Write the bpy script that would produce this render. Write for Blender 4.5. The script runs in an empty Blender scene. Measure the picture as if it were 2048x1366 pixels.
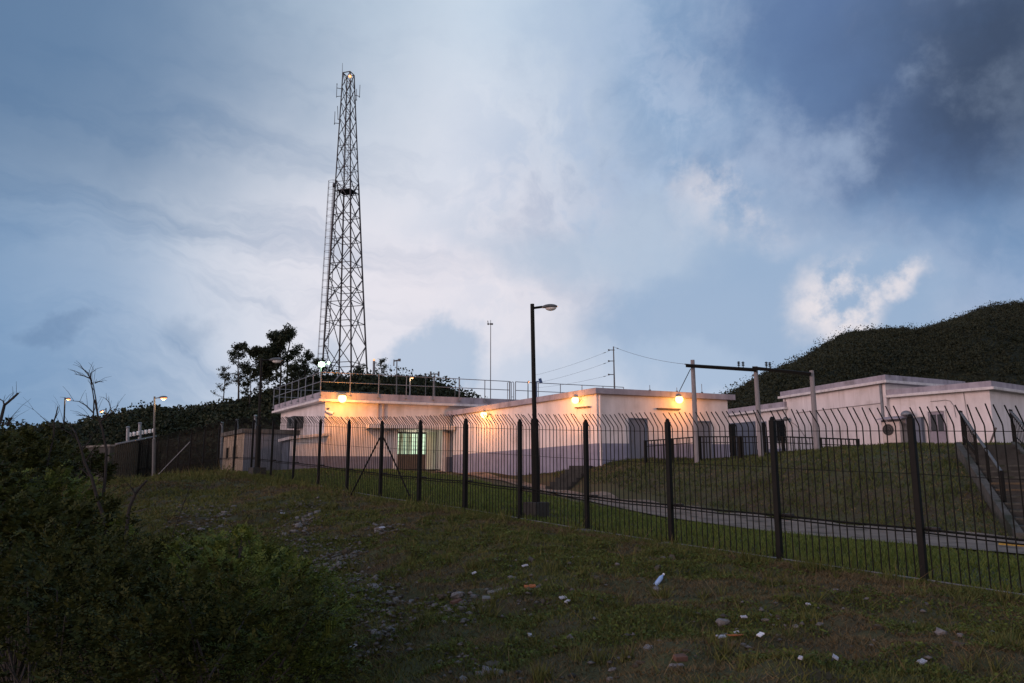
import bpy, math, random
import numpy as np
from mathutils import Vector, noise as mnoise

random.seed(7)
RNG = np.random.default_rng(11)
scene = bpy.context.scene
COL = scene.collection
EYE = 1.7
FPX = 1500.0
PITCH = math.atan((940 - 683) / FPX)
CP, SP = math.cos(PITCH), math.sin(PITCH)

# ------------------------------------------------------------------ layout helpers
def at(px, py, Y):
    """World point seen in photo pixel (px, py) at distance Y in front of the camera."""
    u = (px - 1024) / FPX
    v = (683 - py) / FPX
    k = Y / (CP - v * SP)
    return Vector((u * k, Y, EYE + k * (SP + v * CP)))

def xy(px, py, Y):
    p = at(px, py, Y)
    return Vector((p.x, p.y))

def zat(py, Y):
    return at(1024, py, Y).z

def v3(p2, z):
    return Vector((p2[0], p2[1], z))

def along(A, B, px, py=870):
    """parameter t on the plan line A-B where it crosses photo column px"""
    v = (683 - py) / FPX
    r = ((px - 1024) / FPX) / (CP - v * SP)
    dx, dy = B[0] - A[0], B[1] - A[1]
    return (r * A[1] - A[0]) / (dx - r * dy)

# ------------------------------------------------------------------ materials
MATS = {}
def mat(name, c1, c2=None, rough=0.8, scale=3.0, metal=0.0, bump=0.0, bscale=20.0, stretch=None,
        streak=None, c3=None, c3_lo=0.55, c3_hi=0.7, c3_scale=1.0, emit=None, estr=0.0, island=False, spec=0.3):
    m = bpy.data.materials.new(name)
    m.use_nodes = True
    nt = m.node_tree
    b = nt.nodes['Principled BSDF']
    b.inputs['Roughness'].default_value = rough
    b.inputs['Metallic'].default_value = metal
    b.inputs['Specular IOR Level'].default_value = spec
    col = None
    if c2 is not None:
        if island:
            g = nt.nodes.new('ShaderNodeNewGeometry')
            fac = g.outputs['Random Per Island']
        else:
            tc = nt.nodes.new('ShaderNodeTexCoord')
            src = tc.outputs['Object']
            if stretch:
                mp = nt.nodes.new('ShaderNodeMapping')
                mp.inputs['Scale'].default_value = stretch
                nt.links.new(src, mp.inputs['Vector'])
                src = mp.outputs['Vector']
            n = nt.nodes.new('ShaderNodeTexNoise')
            n.inputs['Scale'].default_value = scale
            n.inputs['Detail'].default_value = 8
            n.inputs['Roughness'].default_value = 0.62
            nt.links.new(src, n.inputs['Vector'])
            r = nt.nodes.new('ShaderNodeMapRange')
            r.inputs['From Min'].default_value = 0.32
            r.inputs['From Max'].default_value = 0.68
            nt.links.new(n.outputs['Fac'], r.inputs['Value'])
            fac = r.outputs['Result']
        mx = nt.nodes.new('ShaderNodeMix')
        mx.data_type = 'RGBA'
        mx.inputs['A'].default_value = (*c1, 1)
        mx.inputs['B'].default_value = (*c2, 1)
        nt.links.new(fac, mx.inputs['Factor'])
        col = mx.outputs['Result']
        if c3 is not None:
            tc = nt.nodes.new('ShaderNodeTexCoord')
            n = nt.nodes.new('ShaderNodeTexNoise')
            n.inputs['Scale'].default_value = c3_scale
            n.inputs['Detail'].default_value = 7
            nt.links.new(tc.outputs['Object'], n.inputs['Vector'])
            r = nt.nodes.new('ShaderNodeMapRange')
            r.inputs['From Min'].default_value = c3_lo
            r.inputs['From Max'].default_value = c3_hi
            nt.links.new(n.outputs['Fac'], r.inputs['Value'])
            mx2 = nt.nodes.new('ShaderNodeMix')
            mx2.data_type = 'RGBA'
            nt.links.new(col, mx2.inputs['A'])
            mx2.inputs['B'].default_value = (*c3, 1)
            nt.links.new(r.outputs['Result'], mx2.inputs['Factor'])
            col = mx2.outputs['Result']
        if streak is not None:
            tc = nt.nodes.new('ShaderNodeTexCoord')
            mp = nt.nodes.new('ShaderNodeMapping'); mp.inputs['Scale'].default_value = (1.9, 1.9, .10)
            nt.links.new(tc.outputs['Object'], mp.inputs['Vector'])
            n = nt.nodes.new('ShaderNodeTexNoise'); n.inputs['Scale'].default_value = 2.4; n.inputs['Detail'].default_value = 9; n.inputs['Roughness'].default_value = .7
            nt.links.new(mp.outputs['Vector'], n.inputs['Vector'])
            r = nt.nodes.new('ShaderNodeMapRange'); r.inputs['From Min'].default_value = .54; r.inputs['From Max'].default_value = .74; r.inputs['To Max'].default_value = .8
            nt.links.new(n.outputs['Fac'], r.inputs['Value'])
            mx3 = nt.nodes.new('ShaderNodeMix'); mx3.data_type = 'RGBA'
            nt.links.new(col, mx3.inputs['A']); mx3.inputs['B'].default_value = (*streak, 1)
            nt.links.new(r.outputs['Result'], mx3.inputs['Factor']); col = mx3.outputs['Result']
        nt.links.new(col, b.inputs['Base Color'])
    else:
        b.inputs['Base Color'].default_value = (*c1, 1)
    if bump > 0:
        tc = nt.nodes.new('ShaderNodeTexCoord')
        n = nt.nodes.new('ShaderNodeTexNoise')
        n.inputs['Scale'].default_value = bscale
        n.inputs['Detail'].default_value = 6
        nt.links.new(tc.outputs['Object'], n.inputs['Vector'])
        bp = nt.nodes.new('ShaderNodeBump')
        bp.inputs['Strength'].default_value = bump
        bp.inputs['Distance'].default_value = 0.05
        nt.links.new(n.outputs['Fac'], bp.inputs['Height'])
        nt.links.new(bp.outputs['Normal'], b.inputs['Normal'])
    if emit is not None:
        b.inputs['Emission Color'].default_value = (*emit, 1)
        b.inputs['Emission Strength'].default_value = estr
    MATS[name] = m
    return m

M = MATS
mat('wall_plaster', (0.70, 0.65, 0.64), (0.56, 0.515, 0.50), 0.9, 1.6, bump=0.12, bscale=30, stretch=(1, 1, 0.35),
    streak=(0.44, 0.39, 0.36), c3=(0.45, 0.41, 0.385), c3_lo=0.57, c3_hi=0.80, c3_scale=0.9)
mat('dado_paint', (0.245, 0.252, 0.33), (0.185, 0.19, 0.255), 0.85, 2.0, streak=(.16,.15,.18), bump=0.08, bscale=30)
mat('dado_grey', (0.20, 0.20, 0.25), (0.15, 0.15, 0.19), 0.85, 2.0, bump=0.08, bscale=30)
mat('fascia_concrete', (0.36, 0.335, 0.37), (0.24, 0.22, 0.25), 0.9, 2.2, bump=0.15, bscale=25, stretch=(1, 1, 0.5),
    streak=(0.13, 0.115, 0.115), c3=(0.17, 0.155, 0.16), c3_lo=0.58, c3_hi=0.75, c3_scale=1.6)
mat('pale_edge', (0.66, 0.63, 0.62), (0.48, 0.455, 0.44), 0.85, 3.0, streak=(0.30, 0.27, 0.25))
mat('roof_felt', (0.16, 0.15, 0.15), (0.10, 0.095, 0.095), 0.95, 4.0)
mat('warm_lit_render', (0.50, 0.40, 0.30), (0.38, 0.30, 0.22), 0.9, 1.5, bump=0.1, bscale=25)  # hut render with the warm light mixed into its colour
mat('grey_render', (0.27, 0.29, 0.33), (0.20, 0.215, 0.25), 0.9, 1.5, bump=0.1, bscale=25)
mat('door_paint', (0.13, 0.155, 0.20), (0.10, 0.12, 0.155), 0.6, 4.0, stretch=(1, 1, 0.3))
mat('door_mauve', (0.26, 0.24, 0.28), (0.20, 0.185, 0.215), 0.6, 4.0)
mat('door_cream', (0.60, 0.62, 0.50), (0.52, 0.54, 0.43), 0.6, 4.0)
mat('dark_glass', (0.012, 0.014, 0.016), None, 0.12, spec=0.5)
mat('brown_panel', (0.10, 0.075, 0.060), (0.07, 0.052, 0.042), 0.6, 6.0)
mat('dark_steel', (0.007, 0.008, 0.007), (0.012, 0.011, 0.009), 0.6, 6.0, metal=0.0, spec=.12)
mat('tower_steel', (0.045, 0.047, 0.052), (0.030, 0.030, 0.034), 0.6, 3.0)
mat('galvanised', (0.22, 0.235, 0.25), (0.15, 0.16, 0.172), 0.5, 8.0, metal=0.3)
mat('bright_wire', (0.34, 0.32, 0.30), (0.10, 0.095, 0.09), 0.4, 8.0, metal=0.6)
mat('weathered_timber', (0.27, 0.25, 0.25), (0.16, 0.148, 0.148), 0.85, 5.0, stretch=(6, 6, 0.6), bump=0.2)
mat('lamp_grey', (0.10, 0.105, 0.105), (0.075, 0.078, 0.078), 0.5, 6.0)
mat('lamp_bowl', (0.62, 0.60, 0.56), None, 0.25)
mat('concrete', (0.19, 0.178, 0.16), (0.11, 0.10, 0.088), 0.92, 3.0, bump=0.25, bscale=18,
    c3=(0.12, 0.115, 0.095), c3_lo=0.52, c3_hi=0.72, c3_scale=2.2)
mat('dark_concrete', (0.050, 0.049, 0.044), (0.030, 0.029, 0.025), 0.92, 3.0, bump=0.25, bscale=18)
mat('asphalt', (0.235, 0.185, 0.142), (0.135, 0.105, 0.082), 0.95, 1.2, bump=0.2, bscale=40,
    c3=(0.065, 0.055, 0.038), c3_lo=0.54, c3_hi=0.66, c3_scale=1.5)
mat('yellow_paint', (0.42, 0.27, 0.05), (0.25, 0.17, 0.04), 0.8, 9.0)
mat('worn_yellow', (0.12, 0.085, 0.045), (0.06, 0.048, 0.034), 0.9, 7.0)
mat('worn_edge', (0.10, 0.096, 0.085), (0.05, 0.05, 0.040), 0.95, 4.0, bump=.3, c3=(.03, .035, .022), c3_lo=.5, c3_hi=.62, c3_scale=1.6)
mat('ac_case', (0.52, 0.45, 0.41), (0.42, 0.36, 0.33), 0.6, 5.0)
mat('black_plastic', (0.012, 0.012, 0.012), None, 0.5)
mat('white_plastic', (0.75, 0.75, 0.78), (0.62, 0.62, 0.66), 0.5, 9.0)
mat('porcelain', (0.80, 0.78, 0.74), None, 0.25)
mat('blue_plastic', (0.22, 0.36, 0.62), (0.35, 0.48, 0.70), 0.25, 9.0)
mat('orange_scrap', (0.36, 0.12, 0.04), (0.22, 0.08, 0.03), 0.7, 9.0)
mat('red_brick', (0.15, 0.080, 0.058), (0.09, 0.052, 0.040), 0.9, 9.0, bump=0.2)
mat('pale_stone', (0.24, 0.225, 0.22), (0.075, 0.07, 0.062), 0.92, 6.0, bump=0.3, bscale=25)
mat('brown_stone', (0.10, 0.082, 0.060), (0.05, 0.042, 0.03), 0.92, 6.0, bump=0.3, bscale=25)
mat('gravel_bits', (0.030, 0.027, 0.020), (0.15, 0.14, 0.13), 0.92, island=True)
mat('paper', (0.50, 0.50, 0.54), (0.25, 0.25, 0.27), 0.8, 9.0)
mat('bark', (0.055, 0.048, 0.042), (0.030, 0.027, 0.024), 0.95, 8.0, bump=0.3)
mat('bare_bark', (0.032, 0.028, 0.025), (0.016, 0.014, 0.012), 0.95, 8.0, bump=0.3)
mat('tree_leaf', (0.010, 0.016, 0.006), (0.024, 0.033, 0.012), 0.75, island=True)
mat('ridge_leaf', (0.011, 0.016, 0.006), (0.024, 0.031, 0.011), 0.8, island=True)
mat('hill_leaf', (0.016, 0.021, 0.009), (0.028, 0.032, 0.014), 0.8, island=True)
mat('hill_soil', (0.018, 0.022, 0.009), (0.011, 0.014, 0.006), 0.95, 0.15, bump=0.4, bscale=0.6)
mat('bush_leaf', (0.040, 0.062, 0.013), (0.105, 0.132, 0.030), 0.65, spec=.08, island=True)
mat('dark_bush_leaf', (0.016, 0.022, 0.006), (0.042, 0.048, 0.012), 0.7, spec=.08, island=True)
mat('yellow_leaf', (0.065, 0.095, 0.016), (0.13, 0.15, 0.030), 0.65, spec=.08, island=True)
mat('lawn_blade', (0.055, 0.090, 0.020), (0.135, 0.160, 0.040), 0.7, spec=.08, island=True)
mat('bank_blade', (0.040, 0.062, 0.020), (0.095, 0.098, 0.036), 0.75, spec=.08, island=True)
mat('weed_blade', (0.056, 0.074, 0.020), (0.130, 0.122, 0.040), 0.75, spec=.08, island=True)
mat('straw', (0.165, 0.122, 0.062), (0.075, 0.060, 0.030), 0.85, spec=.08, island=True)
mat('ground_soil', (0.062, 0.068, 0.024), (0.055, 0.044, 0.024), 0.97, 0.9, bump=0.8, bscale=9,
    c3=(0.055, 0.040, 0.022), c3_lo=0.52, c3_hi=0.66, c3_scale=0.55)
mat('sodium_bulb', (0.9, 0.7, 0.3), None, 0.4, emit=(1.0, 0.56, 0.13), estr=7)
mat('sodium_far', (0.9, 0.6, 0.4), None, 0.4, emit=(1.0, 0.29, 0.075), estr=2.1)
mat('green_flood', (0.8, 0.9, 0.8), None, 0.4, emit=(0.72, 1.0, 0.74), estr=22)
mat('beacon_glow', (0.9, 0.4, 0.2), None, 0.4, emit=(1.0, 0.42, 0.18), estr=1.3)
mat('blue_sign', (0.05, 0.10, 0.22), (0.04, 0.08, 0.17), 0.5, 6.0)

# ------------------------------------------------------------------ object helpers
ORIG = {}
def tag(o, label=None, cat=None, group=None, kind=None):
    if label: o['label'] = label
    if cat: o['category'] = cat
    if group: o['group'] = group
    if kind: o['kind'] = kind
    return o

def thing(name, label, cat, loc, group=None):
    o = bpy.data.objects.new(name, None)
    o.empty_display_size = 0.2
    o.location = loc
    COL.objects.link(o)
    ORIG[o] = Vector(loc)
    return tag(o, label, cat, group)

def link(name, me, parent, origin):
    o = bpy.data.objects.new(name, me)
    COL.objects.link(o)
    if parent is not None:
        o.parent = parent
        o.location = origin - ORIG[parent]
    else:
        o.location = origin
    ORIG[o] = Vector(origin)
    return o

def rot_to(d):
    return Vector((0, 0, 1)).rotation_difference(Vector(d).normalized()).to_matrix()

class MB:
    def __init__(s):
        s.v = []; s.f = []; s.m = []
    def face(s, pts, m=0):
        i = len(s.v)
        s.v += [Vector(p) for p in pts]
        s.f.append(list(range(i, i + len(pts)))); s.m.append(m)
    def hexa(s, b, t, m=0):
        """b, t: four bottom and four top corners, counter-clockwise from above"""
        i = len(s.v)
        s.v += [Vector(p) for p in b] + [Vector(p) for p in t]
        for q in ((3, 2, 1, 0), (4, 5, 6, 7), (0, 1, 5, 4), (1, 2, 6, 5), (2, 3, 7, 6), (3, 0, 4, 7)):
            s.f.append([i + a for a in q]); s.m.append(m)
    def box(s, c, size, rz=0.0, m=0, rot=None):
        c = Vector(c); hx, hy, hz = size[0] / 2, size[1] / 2, size[2] / 2
        ca, sa = math.cos(rz), math.sin(rz)
        pts = []
        for z in (-hz, hz):
            for x, y in ((-hx, -hy), (hx, -hy), (hx, hy), (-hx, hy)):
                p = Vector((x, y, z))
                if rot is not None: p = rot @ p
                else: p = Vector((x * ca - y * sa, x * sa + y * ca, z))
                pts.append(c + p)
        s.hexa(pts[:4], pts[4:], m)
    def slab(s, a, b, z0, z1, th, m=0):
        """vertical board from plan point a to b, thickness th to the right-hand side of a->b"""
        a = Vector(a[:2]); b = Vector(b[:2]); d = (b - a).normalized(); n = Vector((d.y, -d.x)) * th
        q = [a + n, b + n, b, a]
        s.hexa([v3(p, z0) for p in q], [v3(p, z1) for p in q], m)
    def prism(s, poly, z0, z1, m=0):
        n = len(poly); i = len(s.v)
        z0 = z0 if hasattr(z0, '__len__') else [z0] * n
        z1 = z1 if hasattr(z1, '__len__') else [z1] * n
        s.v += [v3(p, z) for p, z in zip(poly, z0)] + [v3(p, z) for p, z in zip(poly, z1)]
        s.f.append([i + k for k in range(n)][::-1]); s.m.append(m)
        s.f.append([i + n + k for k in range(n)]); s.m.append(m)
        for k in range(n):
            l = (k + 1) % n
            s.f.append([i + k, i + l, i + n + l, i + n + k]); s.m.append(m)
    def tube(s, a, b, r0, r1=None, seg=6, m=0, caps=True):
        a = Vector(a); b = Vector(b); r1 = r0 if r1 is None else r1
        if (b - a).length < 1e-6: return
        R = rot_to(b - a); i = len(s.v)
        for p, r in ((a, r0), (b, r1)):
            for k in range(seg):
                t = 2 * math.pi * k / seg
                s.v.append(p + R @ Vector((r * math.cos(t), r * math.sin(t), 0)))
        for k in range(seg):
            l = (k + 1) % seg
            s.f.append([i + k, i + l, i + seg + l, i + seg + k]); s.m.append(m)
        if caps:
            s.f.append([i + k for k in range(seg)][::-1]); s.m.append(m)
            s.f.append([i + seg + k for k in range(seg)]); s.m.append(m)
    def path(s, pts, r0, r1=None, seg=6, m=0):
        """one continuous tapering tube through pts"""
        pts = [Vector(p) for p in pts]; r1 = r0 if r1 is None else r1
        n = len(pts); i0 = len(s.v)
        for j, p in enumerate(pts):
            d = (pts[min(j + 1, n - 1)] - pts[max(j - 1, 0)])
            R = rot_to(d); r = r0 + (r1 - r0) * j / max(1, n - 1)
            for k in range(seg):
                t = 2 * math.pi * k / seg
                s.v.append(p + R @ Vector((r * math.cos(t), r * math.sin(t), 0)))
        for j in range(n - 1):
            for k in range(seg):
                l = (k + 1) % seg
                a = i0 + j * seg
                s.f.append([a + k, a + l, a + seg + l, a + seg + k]); s.m.append(m)
        s.f.append([i0 + k for k in range(seg)][::-1]); s.m.append(m)
        s.f.append([i0 + (n - 1) * seg + k for k in range(seg)]); s.m.append(m)
    def ball(s, c, rx, ry=None, rz=None, seg=10, rings=6, lo=-1.0, hi=1.0, rot=None, m=0):
        ry = rx if ry is None else ry; rz = rx if rz is None else rz
        c = Vector(c); i = len(s.v)
        t0, t1 = math.asin(lo), math.asin(hi)
        for j in range(rings + 1):
            t = t0 + (t1 - t0) * j / rings
            for k in range(seg):
                a = 2 * math.pi * k / seg
                p = Vector((rx * max(.001, math.cos(t)) * math.cos(a), ry * max(.001, math.cos(t)) * math.sin(a), rz * math.sin(t)))
                if rot is not None: p = rot @ p
                s.v.append(c + p)
        for j in range(rings):
            for k in range(seg):
                l = (k + 1) % seg; a = i + j * seg
                s.f.append([a + k, a + l, a + seg + l, a + seg + k]); s.m.append(m)
        s.f.append([i + k for k in range(seg)][::-1]); s.m.append(m)
        s.f.append([i + rings * seg + k for k in range(seg)]); s.m.append(m)
    def build(s, name, mats, parent=None, origin=None, smooth=False, bevel=0.0):
        mats = mats if isinstance(mats, (list, tuple)) else [mats]
        if origin is None:
            if parent is not None: origin = ORIG[parent]
            else:
                n = len(s.v)
                origin = Vector((sum(p.x for p in s.v) / n, sum(p.y for p in s.v) / n, min(p.z for p in s.v)))
        origin = Vector(origin)
        me = bpy.data.meshes.new(name)
        me.from_pydata([tuple(p - origin) for p in s.v], [], s.f)
        for mm in mats: me.materials.append(M[mm])
        if len(mats) > 1: me.polygons.foreach_set('material_index', s.m)
        if smooth: me.polygons.foreach_set('use_smooth', [True] * len(s.f))
        me.update()
        o = link(name, me, parent, origin)
        if bevel > 0:
            b = o.modifiers.new('bevel', 'BEVEL'); b.width = bevel; b.segments = 2; b.limit_method = 'ANGLE'
        return o

def np_mesh(name, V, F, matname, parent=None, origin=(0, 0, 0)):
    origin = np.asarray(origin, dtype=float)
    V = (np.asarray(V, dtype=float) - origin).astype(np.float32)
    F = np.asarray(F, dtype=np.int32)
    me = bpy.data.meshes.new(name)
    k = F.shape[1]
    me.vertices.add(len(V)); me.vertices.foreach_set('co', V.ravel())
    me.loops.add(F.size); me.loops.foreach_set('vertex_index', F.ravel())
    me.polygons.add(len(F))
    me.polygons.foreach_set('loop_start', np.arange(0, F.size, k, dtype=np.int32))
    me.polygons.foreach_set('loop_total', np.full(len(F), k, dtype=np.int32))
    me.materials.append(M[matname])
    me.update(calc_edges=True)
    return link(name, me, parent, Vector(origin))

def unit(a):
    return a / np.maximum(1e-9, np.linalg.norm(a, axis=1, keepdims=True))

def leaf_geo(C, size, aspect=0.5, up=0.0):
    """diamond leaves at centres C"""
    n = len(C)
    a = RNG.normal(size=(n, 3)); a[:, 2] *= (1 - up); a = unit(a)
    b = unit(np.cross(a, RNG.normal(size=(n, 3)) + np.array([0, 0, up * 3])))
    s = np.asarray(size)[:, None] if hasattr(size, '__len__') else size
    V = np.empty((n, 4, 3))
    V[:, 0] = C - a * s * .5; V[:, 1] = C + b * s * .5 * aspect
    V[:, 2] = C + a * s * .5; V[:, 3] = C - b * s * .5 * aspect
    F = np.arange(n * 4).reshape(n, 4)
    return V.reshape(-1, 3), F

def blade_geo(B, h, w, lean=0.35):
    n = len(B)
    ang = RNG.uniform(0, 2 * math.pi, n)
    t = np.stack([np.cos(ang), np.sin(ang), np.zeros(n)], 1)
    tip = B + np.stack([RNG.normal(0, lean, n) * h, RNG.normal(0, lean, n) * h, h], 1)
    w = np.asarray(w)[:, None] if hasattr(w, '__len__') else w
    V = np.empty((n, 3, 3))
    V[:, 0] = B - t * w * .5; V[:, 1] = B + t * w * .5; V[:, 2] = tip
    return V.reshape(-1, 3), np.arange(n * 3).reshape(n, 3)

def copy_tree(o, parent=None, delta=None):
    c = o.copy(); COL.objects.link(c); c.parent = parent
    if delta is not None: c.location = o.location + delta
    for ch in list(o.children): copy_tree(ch, c)
    return c

# ------------------------------------------------------------------ fence line
FY = lambda k: 12 + 1.94 * k
FENCE_PX = {-2: (2810, 1312), -1: (2275, 1228), 0: (1850, 1165), 1: (1556, 1122), 2: (1337, 1090), 3: (1166, 1063), 4: (1035, 1040), 5: (925, 1020),
            6: (833, 1008), 7: (757, 996), 8: (690, 984), 9: (633, 973), 10: (581, 965), 11: (536, 958), 12: (497, 951),
            13: (463, 948), 14: (432, 949), 15: (403, 952), 16: (378, 955), 17: (353, 956), 18: (331, 957), 19: (311, 958),
            20: (291, 960), 21: (274, 962), 22: (256, 964), 23: (241, 967)}
_a, _b = xy(*FENCE_PX[0], FY(0)), xy(*FENCE_PX[18], FY(18))
FDIR = (_b - _a) / 18.0
SPAN = FDIR.length
FD = FDIR.normalized()
FN = Vector((-FD.y, FD.x))
if FN.dot(-_a) < 0: FN = -FN          # points to the camera's side
FBASE = {k: v3(_a + FDIR * k, zat(FENCE_PX[k][1], (_a + FDIR * k).y)) for k in FENCE_PX}

# ------------------------------------------------------------------ terrain
CT = []
def cp(px, py, Y): CT.append(at(px, py, Y))
def cw(x, y, z): CT.append(Vector((x, y, z)))
for k in FENCE_PX: CT.append(FBASE[k])
PATH = [((2330, 1108), (2330, 1148), 15.6), ((2048, 1084), (2048, 1112), 18.3), ((1850, 1069), (1850, 1094), 19.8), ((1700, 1057), (1700, 1081), 21.1), ((1560, 1045), (1560, 1068), 22.7),
        ((1440, 1033), (1440, 1052), 24.6), ((1330, 1017), (1330, 1036), 26.6), ((1240, 1002), (1240, 1019), 28.8), ((1170, 988), (1170, 1005), 31),
        ((1110, 974), (1110, 995), 33.3), ((1060, 961), (1060, 984), 36), ((1005, 948), (1005, 973), 39), ((950, 941), (920, 958), 42), ((895, 937.5), (845, 951), 44.2)]
PC = [at((a[0] + b[0]) / 2, (a[1] + b[1]) / 2, Y) for a, b, Y in PATH]
for p in PC: CT.append(p)
# path edges lie at the same height as its centre
def side_at(px, py, z):
    v = (683 - py) / FPX; u = (px - 1024) / FPX
    t = (z - EYE) / (SP + v * CP)
    return Vector((u * t, (CP - v * SP) * t, z))
PE = []
for (a, b, Y), c in zip(PATH, PC):
    far, near = side_at(*a, c.z), side_at(*b, c.z)
    w = (far - near).length
    if w > 5.5:
        d = (far - near) * (5.5 / w / 2)
        far, near = c + d, c - d
    PE.append((far, near))
    CT.append(far); CT.append(near)
# bank on the right: toe just beyond the path, crest, plateau to the buildings
for px, ct, Yt, cc, Yc in ((2250, 1092, 18.5, 893, 26.5), (2048, 1072, 20.2, 893, 27.3), (1900, 1062, 21.2, 893, 28), (1780, 1053, 22, 895, 28.5), (1600, 1040, 23.8, 905, 30),
                           (1480, 1027, 25.6, 913, 32.5), (1390, 1014, 27.5, 917, 34), (1300, 1000, 29.5, 920, 35.5), (1215, 985, 32, 926, 36.8)):
    cc += 13
    cp(px, ct, Yt); cp(px, cc, Yc)
    m = (at(px, ct, Yt) * .5 + at(px, cc, Yc) * .5); CT.append(m)
for px, py, Y in ((1780, 893, 42), (1985, 892, 38), (2200, 892, 36), (1570, 905, 46), (1600, 898, 40), (1420, 917, 41), (1450, 920, 50), (1700, 896, 55)):
    p = at(px, py, Y); cw(p.x, p.y, p.z - .30)
# rough earth below the centre building's long wall
for px, py, Y in ((1170, 929, 39), (1100, 934, 41.5), (1020, 936, 43.5), (960, 938, 45)): cp(px, py, Y)
# in front of the left building
for px, py, Y in ((870, 940, 44.5), (800, 941, 44), (700, 939, 43), (640, 938, 42), (560, 944, 43), (450, 945, 47), (700, 960, 37), (600, 950, 38), (850, 972, 34), (950, 985, 30),
                  (520, 947, 42), (800, 955, 39)): cp(px, py, Y)
for px in (600, 900, 1200): cp(px, 938, 60)
# outside the fence
for px, py, Y in ((2048, 1366, 6.3), (1750, 1366, 6.3), (1500, 1366, 6.3), (1500, 1200, 10.3), (1750, 1250, 8.7), (1250, 1366, 6.8), (1024, 1366, 7.3), (1200, 1200, 10.6), (1024, 1200, 10.6), (1024, 1110, 14.3),
                  (850, 1300, 9.0), (850, 1150, 13.5), (700, 1100, 17), (700, 1030, 22), (700, 1200, 12.6), (700, 1366, 8.8), (450, 1366, 9.3), (450, 1200, 14), (450, 1080, 20.5),
                  (450, 1000, 27.5), (330, 985, 30), (450, 953, 34.5), (330, 957, 36), (250, 1060, 22), (240, 985, 31), (180, 1040, 31)): cp(px, py, Y)
for x, y, z in ((0, 0, 0), (5, 0, .0), (9, 4, 0), (0, -8, 0), (12, -6, 0), (-5, 1, -1.3), (-8, 7, -1.6), (-14, 10, -2.0), (-20, 16, -2.0), (-28, 24, -1.6), (-34, 40, -0.5), (-26, 36, .2),
                (-30, 5, -3.5), (-12, -8, -2.5), (-35, 58, 0.5), (-20, 56, 1.6), (0, 62, 2), (20, 62, 3), (34, 50, 3.2), (40, 30, 3.2), (40, 10, 0.2), (24, 2, 0), (30, 18, 1.5)):
    cw(x, y, z)
_P = np.array([[p.x, p.y, p.z] for p in CT])
def _phi(r2): return 0.5 * r2 * np.log(np.maximum(r2, 1e-12))
_n = len(_P)
_r2 = ((_P[:, None, :2] - _P[None, :, :2]) ** 2).sum(-1)
_A = np.zeros((_n + 3, _n + 3))
_A[:_n, :_n] = _phi(_r2) + np.eye(_n) * 0.6
_A[:_n, _n] = 1; _A[:_n, _n + 1:] = _P[:, :2]; _A[_n, :_n] = 1; _A[_n + 1:, :_n] = _P[:, :2].T
_w = np.linalg.solve(_A, np.concatenate([_P[:, 2], np.zeros(3)]))
BX0, BX1, BY0, BY1 = -36., 42., -10., 64.
_WV = []
for _wl, _am in ((2.6, .050), (1.1, .034), (.52, .020)):
    for _ in range(7):
        _t = RNG.uniform(0, 2 * math.pi); _k = 2 * math.pi / (_wl * RNG.uniform(.75, 1.35))
        _WV.append((_k * math.cos(_t), _k * math.sin(_t), RNG.uniform(0, 6.28), _am / 2.2))
def bumps(X, Y):
    d = (X - _a.x) * FN.x + (Y - _a.y) * FN.y
    amp = np.clip((d - .35) / 1.6, 0, 1) * np.clip((48 - d) / 10, 0, 1)
    r = np.zeros(len(X))
    for a, b, c, m in _WV: r += m * np.sin(a * X + b * Y + c)
    return r * amp
def ground_z(X, Y):
    X = np.atleast_1d(np.asarray(X, float)); Y = np.atleast_1d(np.asarray(Y, float))
    cx = np.clip(X, BX0, BX1); cy = np.clip(Y, BY0, BY1)
    out = np.empty(len(X))
    for i in range(0, len(X), 20000):
        a = cx[i:i + 20000]; b = cy[i:i + 20000]
        r2 = (a[:, None] - _P[None, :, 0]) ** 2 + (b[:, None] - _P[None, :, 1]) ** 2
        out[i:i + 20000] = _phi(r2) @ _w[:_n] + _w[_n] + _w[_n + 1] * a + _w[_n + 2] * b
    d = np.hypot(X - cx, Y - cy)
    t = np.clip(d / 40, 0, 1); t = t * t * (3 - 2 * t)
    return out * (1 - t) + 0.8 * t + bumps(X, Y)
def gz(x, y): return float(ground_z([x], [y])[0])
def outside(X, Y):
    """signed distance from the fence line, positive on the camera's side"""
    return (X - _a.x) * FN.x + (Y - _a.y) * FN.y

def hit(px, py):
    lo = at(px, py, 2.0)
    ys = np.linspace(3, 60, 1200)
    pts = np.array([at(px, py, y)[:] for y in ys])
    g = ground_z(pts[:, 0], pts[:, 1])
    w = np.where(pts[:, 2] <= g)[0]
    i = w[0] if len(w) else len(ys) - 1
    return Vector((pts[i, 0], pts[i, 1], g[i]))

xs = np.concatenate([[-4000, -1500, -600, -250, -130, -80, -55, -44], np.arange(-38, -9, .40), np.arange(-9, 11, .13), np.arange(11, 42.01, .40), [48, 60, 90, 150, 300, 700, 1600, 4000]])
ys = np.concatenate([[-4000, -1200, -400, -150, -60, -30, -18], np.arange(-10, 4, .5), np.arange(4, 22, .13), np.arange(22, 64.01, .40), [70, 80, 100, 150, 300, 700, 1600, 4000]])
GX, GY = np.meshgrid(xs, ys)
GZ = ground_z(GX.ravel(), GY.ravel())
nx, ny = len(xs), len(ys)
idx = np.arange(nx * ny).reshape(ny, nx)
F = np.stack([idx[:-1, :-1].ravel(), idx[:-1, 1:].ravel(), idx[1:, 1:].ravel(), idx[1:, :-1].ravel()], 1)
ground = np_mesh('ground', np.stack([GX.ravel(), GY.ravel(), GZ], 1), F, 'ground_soil')
ground.data.polygons.foreach_set('use_smooth', [True] * len(F))
tag(ground, kind='structure')

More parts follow.
